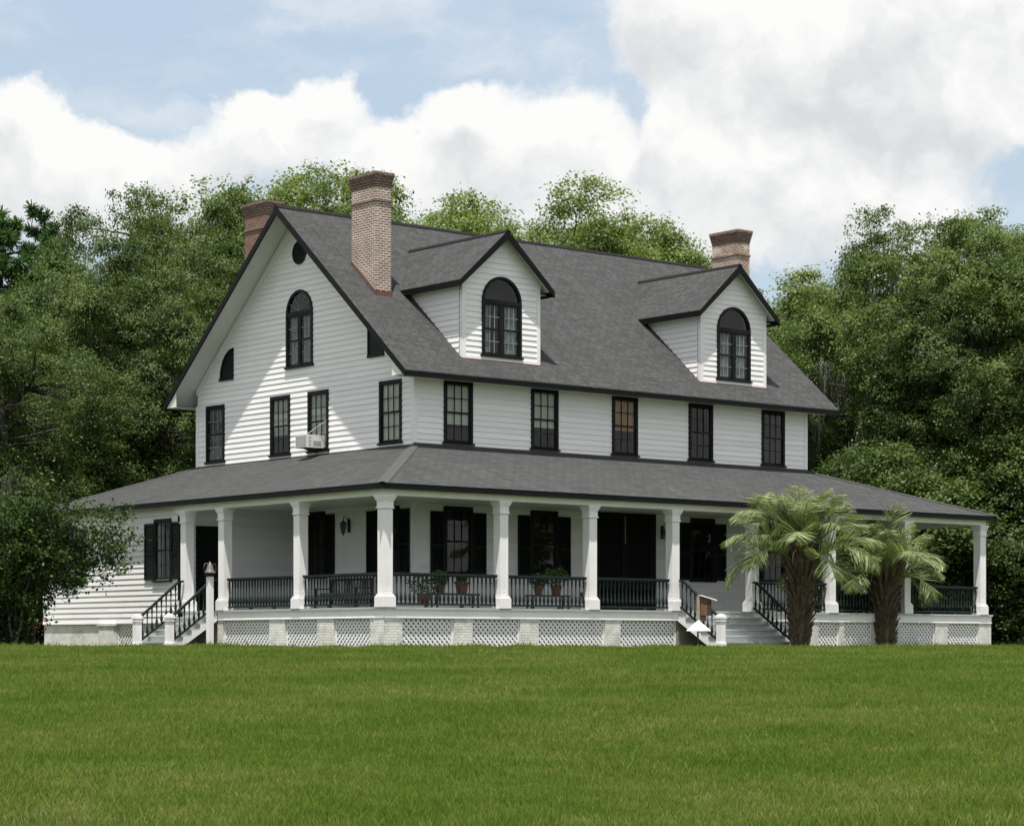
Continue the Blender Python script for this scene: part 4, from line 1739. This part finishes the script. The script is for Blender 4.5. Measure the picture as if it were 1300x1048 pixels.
def leaf_quads(centres, size, normal_bias=None, aspect=0.55, rng=RNG, jitter=0.35, flat=0.0):
    """rhombic leaves at the given centres; normals mix the bias direction with chance"""
    n = len(centres)
    nn = rng.normal(size=(n, 3))
    nn /= np.linalg.norm(nn, axis=1, keepdims=True)
    if normal_bias is not None:
        nn = nn * (1 - flat) + normal_bias * flat
        nn /= np.linalg.norm(nn, axis=1, keepdims=True) + 1e-9
    t = rng.normal(size=(n, 3))
    t -= nn * np.sum(t * nn, axis=1, keepdims=True)
    t /= np.linalg.norm(t, axis=1, keepdims=True) + 1e-9
    b = np.cross(nn, t)
    s = size * (1 - jitter + 2 * jitter * rng.random((n, 1)))
    V = np.empty((n, 4, 3))
    V[:, 0] = centres - t * s * .5
    V[:, 1] = centres + b * s * .5 * aspect - t * s * .05
    V[:, 2] = centres + t * s * .5
    V[:, 3] = centres - b * s * .5 * aspect - t * s * .05
    return V.reshape(-1, 3)


def potted_plant(x, y, z, pr, fh, fr, label, kind='leafy', flowers=False):
    t = thing('potted_plant', label, 'plant', (x, y, z), 0, 'pot plants along the porch railing')
    m = MB()
    m.lathe([(pr * .7, 0), (pr * .95, pr * 1.35), (pr * 1.06, pr * 1.36), (pr * 1.06, pr * 1.7), (pr * .9, pr * 1.7), (pr * .85, pr * 1.5)], (0, 0, 0), 16)
    m.build('pot', 'terracotta', t)
    z0 = pr * 1.55
    if kind == 'leafy':
        n = 420
        c = RNG.normal(size=(n, 3))
        c /= np.linalg.norm(c, axis=1, keepdims=True)
        c *= RNG.random((n, 1)) ** .4
        c = c * np.array([fr, fr, fh * .5]) + np.array([0, 0, z0 + fh * .45])
        np_obj('foliage', leaf_quads(c, .085, np.array([0, 0, 1.0]), .5, flat=.4), 4, 'pot_leaf', t)
    else:
        V = []
        for i in range(90):
            a = RNG.random() * 6.283
            l = fh * (.6 + .5 * RNG.random())
            out = fr * (.3 + .9 * RNG.random())
            pts = [np.array([math.cos(a) * out * q ** 1.4, math.sin(a) * out * q ** 1.4, z0 + l * (q - .45 * q ** 3)]) for q in np.linspace(0, 1, 6)]
            w = np.array([-math.sin(a), math.cos(a), 0]) * .011
            for k in range(5):
                w0, w1 = w * (1 - k / 5.2), w * (1 - (k + 1) / 5.2)
                V += [pts[k] - w0, pts[k] + w0, pts[k + 1] + w1, pts[k + 1] - w1]
        np_obj('foliage', np.array(V), 4, 'pot_leaf', t)
    return t


def plant_table(x, y, l, label):
    t = thing('plant_stand', label, 'plant stand', (x, y, ZF), 0, 'low plant stands behind the porch railing')
    MB().box((-l / 2, -.16, .36), (l / 2, .16, .40)).build('top', 'bench_wood', t)
    for sx in (-1, 1):
        for sy in (-1, 1):
            cx, cy = sx * (l / 2 - .05), sy * .12
            MB().box((cx - .02, cy - .02, 0), (cx + .02, cy + .02, .36)).build('leg', 'bench_wood', t)


plant_table(-1.25, -3.45, 1.5, 'dark low plant stand holding pots behind the railing nearest the porch corner')
plant_table(2.05, -3.45, 1.4, 'dark low plant stand holding leafy pots in the next bay')
potted_plant(-2.25, -3.40, ZF + .1, .17, .62, .48, 'bushy fern in a pot on the porch floor near the corner column', 'leafy')
potted_plant(-1.75, -3.45, ZF + .40, .13, .45, .28, 'leafy plant standing beside the large terracotta pot', 'leafy')
potted_plant(-1.02, -3.45, ZF + .40, .19, .22, .16, 'large terracotta pot with a low plant on a stand', 'leafy')
potted_plant(.28, -3.42, ZF, .17, 1.05, .34, 'tall spiky plant in a pot just past the second front column', 'grass')
potted_plant(1.70, -3.45, ZF + .40, .14, .40, .26, 'leafy plant in a terracotta pot beside the pot with arching leaves', 'leafy')
potted_plant(2.35, -3.45, ZF + .40, .16, .62, .36, 'plant with leaves arching over the railing beside the third front column', 'leafy')
potted_plant(3.45, -3.42, ZF + .12, .15, .18, .13, 'small terracotta pot on the floor before the dark front doors', 'leafy')


def build_bench():
    t = thing('porch_bench', 'dark wooden bench with grey cushions against the shaded side wall', 'bench', (-.75, 2.4, ZF), math.pi / 2)
    m = MB()
    for i in range(5):
        m.box((-1.0, -.26 + i * .11, .40), (1.0, -.17 + i * .11, .43))
    m.build('seat', 'bench_wood', t)
    m = MB()
    m.box((-1.0, -.30, .88), (1.0, -.26, .95))
    m.box((-1.0, -.30, .46), (1.0, -.26, .52))
    for i in range(16):
        x = -.97 + i * .129
        m.box((x - .015, -.292, .52), (x + .015, -.268, .88))
    m.build('backrest', 'bench_wood', t)
    for sx in (-1, 1):
        for y, h in ((-.28, .95), (.26, .64)):
            MB().box((sx * 1.02 - .03, y - .03, 0), (sx * 1.02 + .03, y + .03, h)).build('leg', 'bench_wood', t)
        MB().box((sx * 1.02 - .035, -.28, .64), (sx * 1.02 + .035, .30, .67)).build('armrest', 'bench_wood', t)
    for x in (-.5, .5):
        MB().box((x - .35, -.24, .432), (x + .35, .24, .52)).build('cushion', 'cushion', t)


build_bench()


# ------------------------------------------------------------------ palms
def build_palm(px, d, trunk_h, r0, r1, nf, fl, seed, label, tilt=0.0):
    rg = np.random.default_rng(seed)
    x, y = at(px, d)
    t = thing('jelly_palm', label, 'palm', (x, y, float(ground_z(x, y)) - .02), 0, 'palms in front of the porch')
    # trunk: core wrapped in the upturned stubs of old leaves
    m = MB()
    m.lathe([(r0 * 1.05, -.05), (r0, .25), (r0 * .95, trunk_h * .5), (r0 * .9, trunk_h * .95), (r0 * .5, trunk_h * 1.08)], (0, 0, 0), 14)
    rows = int(trunk_h / .105)
    for r in range(rows):
        q = r / (rows - 1)
        z = .12 + q * (trunk_h - .15)
        n = 11
        for j in range(n):
            a = 2 * math.pi * (j + .5 * (r % 2)) / n + rg.normal() * .08
            L = (.20 + .56 * q ** 1.3) * (.75 + .5 * rg.random())
            out = (.08 + (r1 - r0) * q ** 1.1) * (.6 + .9 * rg.random())
            ca, sa = math.cos(a), math.sin(a)
            w = .075 * (1.2 - .3 * q)
            rb = r0 * .90
            base = Vector((ca * rb, sa * rb, z))
            tip = Vector((ca * (rb + out + .05), sa * (rb + out + .05), z + L))
            side = Vector((-sa, ca, 0))
            rad = Vector((ca, sa, 0))
            b0 = [base - side * w, base + side * w, base + side * w * .8 + rad * .05 - Vector((0, 0, .04)), base - side * w * .8 + rad * .05 - Vector((0, 0, .04))]
            tw = w * .38
            t0 = [tip - side * tw, tip + side * tw, tip + side * tw + rad * .025, tip - side * tw + rad * .025]
            i = len(m.v)
            m.v.extend([tuple(p) for p in b0 + t0])
            for f in ((0, 1, 5, 4), (1, 2, 6, 5), (2, 3, 7, 6), (3, 0, 4, 7), (4, 5, 6, 7)):
                m.f.append(tuple(i + k for k in f))
    m.build('trunk', 'palm_boot', t)
    for i in range(nf):
        q = i / (nf - 1)                                # 0 oldest, 1 youngest
        az = i * 2.39996 + rg.normal() * .12
        el0 = R(26 + 62 * q + rg.normal() * 6)
        L = fl * (.86 + .26 * rg.random()) * (1 - .12 * q)
        droop = R(108 - 60 * q + rg.normal() * 12)
        ns = 26
        ca, sa = math.cos(az), math.sin(az)
        rad = np.array([ca, sa, 0.0])
        up = np.array([0, 0, 1.0])
        side = np.array([-sa, ca, 0.0])
        p = rad * (r0 * .55) + up * (trunk_h * (.86 + .14 * q))
        pts = [p]
        el = el0
        tang = []
        twist = rg.normal() * .25
        for k in range(ns):
            s = (k + .5) / ns
            e = el0 - droop * s ** 1.7
            d_ = rad * math.cos(e) + up * math.sin(e) + side * twist * s * .35
            d_ /= np.linalg.norm(d_)
            tang.append(d_)
            p = p + d_ * L / ns
            pts.append(p)
        st = MB()
        st.tube(pts, [max(.006, .026 * (1 - .8 * k / ns)) for k in range(ns + 1)], 5)
        fr = st.build('frond', 'palm_stalk', t)
        V = []
        for k in range(6, ns):
            for h in range(3):
                s = (k + h / 3) / ns
                c = pts[k] * (1 - h / 3) + pts[k + 1] * (h / 3)
                d_ = tang[k]
                nrm = np.cross(side, d_)
                if nrm @ (up * .6 + rad * -.2) < 0 and s < .6:
                    nrm = -nrm
                ll = L * .34 * math.sin(math.pi * min(1, .18 + .80 * (s - .2) / .8)) ** .7 * (.85 + .3 * rg.random())
                if ll < .05:
                    continue
                for sg in (-1, 1):
                    out = side * sg * .72 + d_ * (.62 + .15 * rg.random()) + nrm * (.34 + .14 * rg.normal())
                    out /= np.linalg.norm(out)
                    sag = np.array([0, 0, -1.0]) * ll * (.0 + .12 * rg.random())
                    p1 = c + out * ll * .55 + sag * .18
                    p2 = c + out * ll + sag
                    w = np.cross(out, up * .7 + nrm * .5 + rg.normal(size=3) * .25)
                    w = w / (np.linalg.norm(w) + 1e-9) * .0135
                    V += [c - w * .6, c + w * .6, p1 + w, p1 - w, p1 - w, p1 + w, p2 + w * .15, p2 - w * .15]
        np_obj('leaflets', np.array(V), 4, 'palm_leaf', fr)
    # a few dead, hanging stalks under the crown
    for i in range(5):
        az = rg.random() * 6.28
        ca, sa = math.cos(az), math.sin(az)
        r = r1 * .9
        z = trunk_h
        st = MB()
        st.tube([(ca * r0 * .8, sa * r0 * .8, z - .1), (ca * (r + .12), sa * (r + .12), z + .10), (ca * (r + .42), sa * (r + .42), z - .02), (ca * (r + .55), sa * (r + .55), z - .32)], [.03, .026, .018, .010], 5)
        st.build('dead_stalk', 'dead_stalk', t)
    return t


build_palm(1016, 67.6, 2.75, .205, .50, 36, 2.5, 11, 'larger jelly palm before the front steps with silvery arching fronds')
build_palm(1124, 73.0, 2.35, .24, .46, 30, 2.3, 41, 'smaller jelly palm before the far bays of the porch railing')


# ------------------------------------------------------------------ the shrub by the wing
def build_shrub():
    rg = np.random.default_rng(5)
    x, y = at(0, 68.0)
    t = thing('flowering_shrub', 'tall dark leafy shrub with thin stems and red blooms before the wing', 'shrub', (x, y, -.12))
    st = MB()
    ends = []
    for i in range(34):
        a = rg.random() * 6.283
        spread = .4 + 1.9 * rg.random() ** .8
        h = 2.4 + 2.6 * rg.random() * (1 - .25 * spread / 2.7)
        ca, sa = math.cos(a), math.sin(a)
        pts = []
        bx, by = rg.normal() * .35, rg.normal() * .35
        for k in range(8):
            s = k / 7
            pts.append((bx + ca * spread * s ** 1.5 + rg.normal() * .05, by + sa * spread * s ** 1.5 + rg.normal() * .05, h * s ** .9))
        st.tube(pts, [.045 * (1 - .85 * k / 7) for k in range(8)], 5)
        for k in range(2, 8):
            for _ in range(3):
                d = rg.normal(size=3) * np.array([.6, .6, .4]) + np.array([ca * .25, sa * .25, .35])
                p = np.array(pts[k])
                e = p + d * (.35 + .45 * rg.random())
                st.tube([p, (p + e) / 2 + rg.normal(size=3) * .04, e], [.014, .009, .004], 4)
                ends.append((p, e))
    # the long spray reaching over the wing wall
    for dx, dz in ((2.55, 3.05), (2.75, 2.65), (2.9, 3.45), (2.6, 2.15), (2.35, 3.75), (3.0, 3.0)):
        r = RT * (dx + .45)
        pts = [(0.3 * RT.x * q + r.x * q ** 1.2, .3 * RT.y * q + r.y * q ** 1.2, .6 + (dz - .3) * q ** .8 + .1 * math.sin(q * 6)) for q in np.linspace(0, 1, 9)]
        st.tube(pts, [.035 * (1 - .85 * k / 8) for k in range(9)], 5)
        for k in range(4, 9):
            for _ in range(3):
                p = np.array(pts[k])
                e = p + rg.normal(size=3) * np.array([.35, .35, .28])
                st.tube([p, e], [.009, .003], 4)
                ends.append((p, e))
    # bare grey twigs on top
    for i in range(16):
        bx = np.array([rg.normal() * .35 + .25, rg.normal() * .3, 4.0 + rg.random() * .3])
        e = bx + np.array([rg.normal() * .22, rg.normal() * .2, .5 + .6 * rg.random()])
        st.tube([bx, (bx + e) / 2 + rg.normal(size=3) * .06, e], [.012, .008, .003], 4)
        for _ in range(3):
            q = bx + (e - bx) * (.4 + .6 * rg.random())
            st.tube([q, q + rg.normal(size=3) * .14 + np.array([0, 0, .12])], [.006, .002], 4)
    st.build('stems', 'twig', t)
    C = []
    for p, e in ends:
        n = 46
        s = rg.random((n, 1)) ** .6
        C.append(p + (e - p) * s * 1.1 + rg.normal(size=(n, 3)) * .13)
    # skirt of low growth
    n = 5200
    c = rg.normal(size=(n, 3))
    c /= np.linalg.norm(c, axis=1, keepdims=True)
    c = c * (rg.random((n, 1)) ** .35) * np.array([.95, .95, 1.0]) + np.array([0, 0, .55])
    c = c[c[:, 2] > 0]
    C.append(c)
    n = 17000
    c = rg.normal(size=(n, 3))
    c /= np.linalg.norm(c, axis=1, keepdims=True)
    c = c * (rg.random((n, 1)) ** .45) * np.array([1.9, 1.9, 1.25]) + np.array([.05, -.05, 3.35])
    nz = np.sin(c[:, 0] * 4.1 + 1) + np.sin(c[:, 1] * 3.7) + np.sin(c[:, 2] * 4.6 + 2) + .8 * np.sin(c[:, 0] * 9 + c[:, 2] * 8)
    C.append(c[nz > -.15])
    C = np.concatenate(C)
    np_obj('foliage', leaf_quads(C, .115, np.array([0, 0, 1.0]), .55, rg, flat=.35), 4, 'shrub_leaf', t)
    for px, pz in ((1.55, .72), (1.72, .80), (1.62, .52), (1.40, .60), (.9, 1.2)):
        m = MB()
        r = RT * (px - .25)
        c0 = Vector((r.x - .5, r.y - .7, pz))
        for k in range(9):
            a = k * 2.4
            u = Vector((math.cos(a), math.sin(a), .35 + .12 * k))
            s = u.cross(Vector((0, 0, 1))).normalized() * .035
            q = u.normalized() * .065
            m.poly([c0, c0 + q * .7 + s, c0 + q * 1.2, c0 + q * .7 - s])
        m.build('flower', 'flower_red', t)


build_shrub()


# ------------------------------------------------------------------ trees
def crown_points(rg, Rr, Hc, zc, nclump, nsub, nleaf, lump=.22, inner=.30, rc=(1.0, 1.9), low=-.55):
    """clump centres over an uneven dome, twig tufts in each clump, leaves in each tuft"""
    ph = rg.random(6) * 6.28
    cen = []
    while len(cen) < nclump:
        u = rg.normal(size=3)
        u /= np.linalg.norm(u)
        if u[2] < low:
            continue
        a = math.atan2(u[1], u[0])
        bump = 1 + lump * (math.sin(2 * a + ph[0]) * .5 + math.sin(3 * a + ph[1] + 2 * u[2]) * .5 + math.sin(5 * u[2] + ph[2] + a) * .5)
        r = bump * (.92 + .12 * rg.random() if rg.random() > inner else .35 + .5 * rg.random())
        cen.append(np.array([u[0] * Rr * r, u[1] * Rr * r, zc + u[2] * Hc * r]))
    cen = np.array(cen)
    P, N = [], []
    mid = np.array([0, 0, zc - .25 * Hc])
    for c in cen:
        # each bough is a billow: its tufts sit on the outer, upper shell
        r = rc[0] + (rc[1] - rc[0]) * rg.random() ** 1.5
        out = (c - mid) / (np.linalg.norm(c - mid) + 1e-6) * .30 + np.array([0, 0, .26])
        sh = rg.normal(size=(nsub, 3))
        sh /= np.linalg.norm(sh, axis=1, keepdims=True)
        sh = sh * .9 + out
        sh /= np.linalg.norm(sh, axis=1, keepdims=True) + 1e-9
        squash = np.array([1.0, 1.0, .74 + .24 * rg.random()])
        for q in sh:
            k = int(nleaf * (.6 + .8 * rg.random()))
            rr = .20 + .22 * rg.random()
            d = q * r * (.56 + .50 * rg.random() ** .6) * squash
            v = rg.normal(size=(k, 3)) * rr * np.array([.75, .75, .42])
            P.append(c + d + v)
            o = q * .6 + np.array([0, 0, .7])
            N.append(np.repeat((o / np.linalg.norm(o))[None], k, 0))
    return cen, np.concatenate(P), np.concatenate(N)


def limb_path(a, b, rg, wob=.12, n=6):
    a, b = np.array(a), np.array(b)
    L = np.linalg.norm(b - a)
    pts = []
    o1, o2 = rg.normal(size=3) * wob * L, rg.normal(size=3) * wob * L
    for i in range(n):
        s = i / (n - 1)
        p = a + (b - a) * s + o1 * math.sin(math.pi * s) + o2 * math.sin(2 * math.pi * s) * .5
        p[2] += .025 * L * math.sin(math.pi * s)
        pts.append(p)
    return pts


def proto_oak(name, seed, H, Rr, mat, nclump=100, nsub=13, nleaf=34, leaf=.128, moss=0, low=-.55, rc=(1.0, 1.9), zc_=.56, hc_=.44, inner=.3, lump=.22):
    rg = np.random.default_rng(seed)
    zc, Hc = H * zc_, H * hc_
    cen, P, N = crown_points(rg, Rr, Hc - .6, zc, nclump, nsub, nleaf, low=low, rc=rc, inner=inner, lump=lump)
    root = bpy.data.objects.new(name, None)
    COL.objects.link(root)
    np_obj('crown', leaf_quads(P, leaf, N, .68, rg, flat=.58), 4, mat, root)
    m = MB()
    tr = .028 * H + .12
    fork = np.array([0, 0, H * .16])
    m.tube([(0, 0, -.3), (0, 0, .3), (.05, 0, H * .08), tuple(fork)], [tr * 1.6, tr * 1.1, tr * .95, tr * .9], 10)
    mains = []
    for i in range(7):
        a = i * 2.39996 + rg.random()
        e = np.array([math.cos(a) * Rr * .5, math.sin(a) * Rr * .5, zc + Hc * (.15 + .35 * rg.random())])
        if i == 0:
            e = np.array([.3, .2, zc + Hc * .7])
        pth = limb_path(fork, e, rg, .08, 7)
        m.tube(pth, [tr * .62 * (1 - .72 * k / 6) for k in range(7)], 7)
        mains += pth[2:]
    mains = np.array(mains)
    for c in cen:
        k = np.argmin(np.linalg.norm(mains - c, axis=1) + .25 * np.abs(mains[:, 2] - (c[2] - 1)))
        pth = limb_path(mains[k], c, rg, .05, 5)
        m.tube(pth, [.07, .055, .04, .028, .012], 5, False)
    m.build('trunk', 'oak_bark', root)
    if moss:
        V = []
        for i in range(moss):
            c = cen[rg.integers(len(cen))] * np.array([.93, .93, .97])
            base = c + rg.normal(size=3) * np.array([.6, .6, .3]) - np.array([0, 0, .75])
            for _ in range(46):
                o = rg.normal(size=2) * .17
                b = base + np.array([o[0], o[1], rg.normal() * .08])
                L = (.7 + 1.7 * rg.random()) * math.exp(-(o @ o) / .16)
                a = rg.random() * 6.28
                w = np.array([math.cos(a), math.sin(a), 0]) * (.016 + .022 * rg.random())
                p = b
                for sg in range(3):
                    q = p + np.array([rg.normal() * .07, rg.normal() * .07, -L / 3])
                    w1 = w * (.75 - .2 * sg)
                    V += [p - w, p + w, q + w1, q - w1]
                    p, w = q, w1
        np_obj('spanish_moss', np.array(V), 4, 'moss', root)
    return root


def proto_pine(name, seed, H, Rr):
    rg = np.random.default_rng(seed)
    root = bpy.data.objects.new(name, None)
    COL.objects.link(root)
    m = MB()
    m.tube([(0, 0, -.3), (.1, 0, H * .4), (0, .1, H * .75), (0, 0, H * .97)], [.32, .26, .17, .05], 8)
    P, N = [], []
    for i in range(46):
        s = .55 + .45 * (i / 46)
        z = H * s
        a = i * 2.39996
        L = Rr * (1.15 - .85 * (s - .55) / .45) * (.6 + .5 * rg.random())
        e = np.array([math.cos(a) * L, math.sin(a) * L, z + L * .12 + rg.normal() * .2])
        m.tube([(0, 0, z - .3), tuple(e * np.array([.5, .5, 1]) - np.array([0, 0, .15])), tuple(e)], [.06, .04, .015], 5)
        for t_ in range(5):
            c = e * np.array([1 - .16 * t_, 1 - .16 * t_, 1]) + rg.normal(size=3) * np.array([.3, .3, .2])
            k = 60
            v = rg.normal(size=(k, 3))
            v /= np.linalg.norm(v, axis=1, keepdims=True)
            P.append(c + v * .22)
            N.append(v)
    P, N = np.concatenate(P), np.concatenate(N)
    # needles: long thin blades pointing out of each tuft
    n = len(P)
    side = np.cross(N, rg.normal(size=(n, 3)))
    side /= np.linalg.norm(side, axis=1, keepdims=True) + 1e-9
    V = np.empty((n, 4, 3))
    V[:, 0] = P - N * .2 - side * .035
    V[:, 1] = P - N * .2 + side * .035
    V[:, 2] = P + N * .26 + side * .02
    V[:, 3] = P + N * .26 - side * .02
    np_obj('crown', V.reshape(-1, 3), 4, 'pine_needle', root)
    m.build('trunk', 'oak_bark', root)
    return root


PROTO = {
    'oakA': proto_oak('live_oak', 101, 19.0, 8.5, 'oak_leaf', 190, 31, 46, rc=(.9, 2.1), inner=.3, lump=.18),
    'oakB': proto_oak('live_oak', 102, 18.0, 7.6, 'oak_leaf', 165, 31, 46, lump=.22, rc=(.8, 1.9), inner=.3),
    'oakC': proto_oak('live_oak', 103, 18.0, 7.0, 'oak_leaf_bright', 150, 28, 44, inner=.25, lump=.2, rc=(.8, 1.8)),
    'oakM': proto_oak('mossy_oak', 104, 19.0, 8.0, 'oak_leaf_mid', 180, 31, 46, moss=230, lump=.22, rc=(.8, 2.0), inner=.3),
    'thin': proto_oak('slender_oak', 105, 16.0, 4.6, 'oak_leaf_bright', 70, 24, 44, inner=.15, lump=.26, low=-.3, rc=(.7, 1.3)),
    'under': proto_oak('understory_tree', 106, 8.0, 4.2, 'oak_leaf', 110, 22, 44, low=-.97, zc_=.46, hc_=.56, rc=(.7, 1.3)),
    'pine': proto_pine('pine_tree', 107, 24.0, 3.2),
}
TOPS = {}
for kind_, root_ in PROTO.items():
    cr = [c for c in root_.children if c.name.startswith('crown')][0]
    co = np.empty(len(cr.data.vertices) * 3, np.float32)
    cr.data.vertices.foreach_get('co', co)
    TOPS[kind_] = float(np.quantile(co[2::3], .9985))
USED = set()
GROUPS = {'oakA': 'live oaks round the house', 'oakB': 'live oaks round the house', 'oakC': 'live oaks round the house', 'oakM': 'live oaks round the house',
          'thin': 'slender oaks showing past the roof', 'under': 'low trees under the oaks', 'pine': 'pines beyond the oaks'}
CATS = {'pine': 'pine', 'under': 'tree', 'thin': 'oak'}


def tree(kind, px, d, top, label, rz, sxy=1.0):
    """top: photograph row of the treetop, turned into a real height at that distance"""
    P = PROTO[kind]
    base = TOPS[kind]
    o = P if kind not in USED else copy_tree(P)
    USED.add(kind)
    H = (818.94 - top) * d / FPX
    s = H / base
    x, y = at(px, d)
    o.location = (x, y, -.1)
    o.scale = (s * sxy, s * sxy, s)
    o.rotation_euler = (0, 0, rz)
    tag(o, label, CATS.get(kind, 'oak'), GROUPS[kind])
    return o


# near row beside the house
tree('oakA', 188, 92, 288, 'huge live oak filling the view beside the red brick chimney', .4, .78)
tree('oakB', 232, 98, 240, 'live oak whose thin crown stands highest behind the gable eave', 2.1, .7)
tree('oakB', -60, 84, 372, 'dark live oak at the edge of the view over the shrub', 4.2)
tree('oakC', 330, 112, 236, 'bright green oak behind the red brick chimney', 1.0)
tree('oakC', 478, 116, 212, 'tall bright oak rising behind the pale brick chimney', 3.4, .9)
tree('oakC', 555, 120, 264, 'bright oak low over the ridge between chimney and nearer dormer', 5.0)
tree('oakC', 735, 116, 258, 'rounded bright oak above the ridge between the dormers', .2, 1.05)
tree('oakC', 650, 124, 272, 'bright oak tucked low behind the nearer dormer peak', 2.6, .9)
tree('oakC', 810, 122, 282, 'bright oak low behind the ridge end beside the slim pale oak', 4.1, .8)
tree('thin', 862, 112, 300, 'slim pale oak above the end of the ridge', 1.9)
tree('thin', 985, 118, 338, 'open crowned oak with bare limbs showing beside the whitened chimney', 4.4, 1.3)
tree('oakM', 1218, 98, 268, 'great live oak hung with grey moss beyond the far porch end', 1.2, .90)
tree('oakA', 1340, 94, 302, 'dark live oak crowding the edge of the view past the porch', 3.0)
tree('oakM', 1250, 112, 284, 'mossy oak standing behind the great moss-hung oak', 5.5)
tree('oakB', 1075, 106, 400, 'lower live oak just past the eave end of the main roof', 2.7)
tree('pine', 2, 118, 258, 'dark pine top at the very edge above the oaks', .5, 1.15)
tree('pine', 62, 126, 262, 'round topped pine peeking over the big live oak', 2.2)
tree('pine', 285, 128, 240, 'bright pine tip behind the red brick chimney', 4.0)
tree('oakB', 20, 118, 362, 'live oak in the second row behind the shrub', 1.4, 1.2)
tree('oakA', 170, 122, 325, 'live oak in the second row behind the gable', 5.1, 1.1)
tree('oakA', 1120, 128, 350, 'live oak in the second row behind the mossy oaks', 2.0, 1.2)
tree('oakB', 1300, 124, 320, 'live oak in the second row at the far edge', .7, 1.2)
for i, (px, d, top, lab) in enumerate((
        (-30, 86, 560, 'low tree in deep shade behind the shrub'), (70, 90, 545, 'low tree in shade above the wing roof end'),
        (160, 94, 520, 'low leafy tree between the wing roof and the gable wall'), (235, 92, 560, 'low tree tucked against the upper back corner'),
        (1075, 96, 600, 'low tree seen through the far porch opening'), (1150, 92, 560, 'low tree right beyond the far porch railing'),
        (1215, 97, 520, 'low tree above the far porch corner'), (1275, 90, 560, 'low tree beside the last porch column'),
        (1330, 92, 520, 'low tree at the edge beyond the last column'), (1040, 104, 520, 'low tree filling the gap under the main eave end'))):
    tree('under', px, d, top, lab, i * 1.3, 1.15)
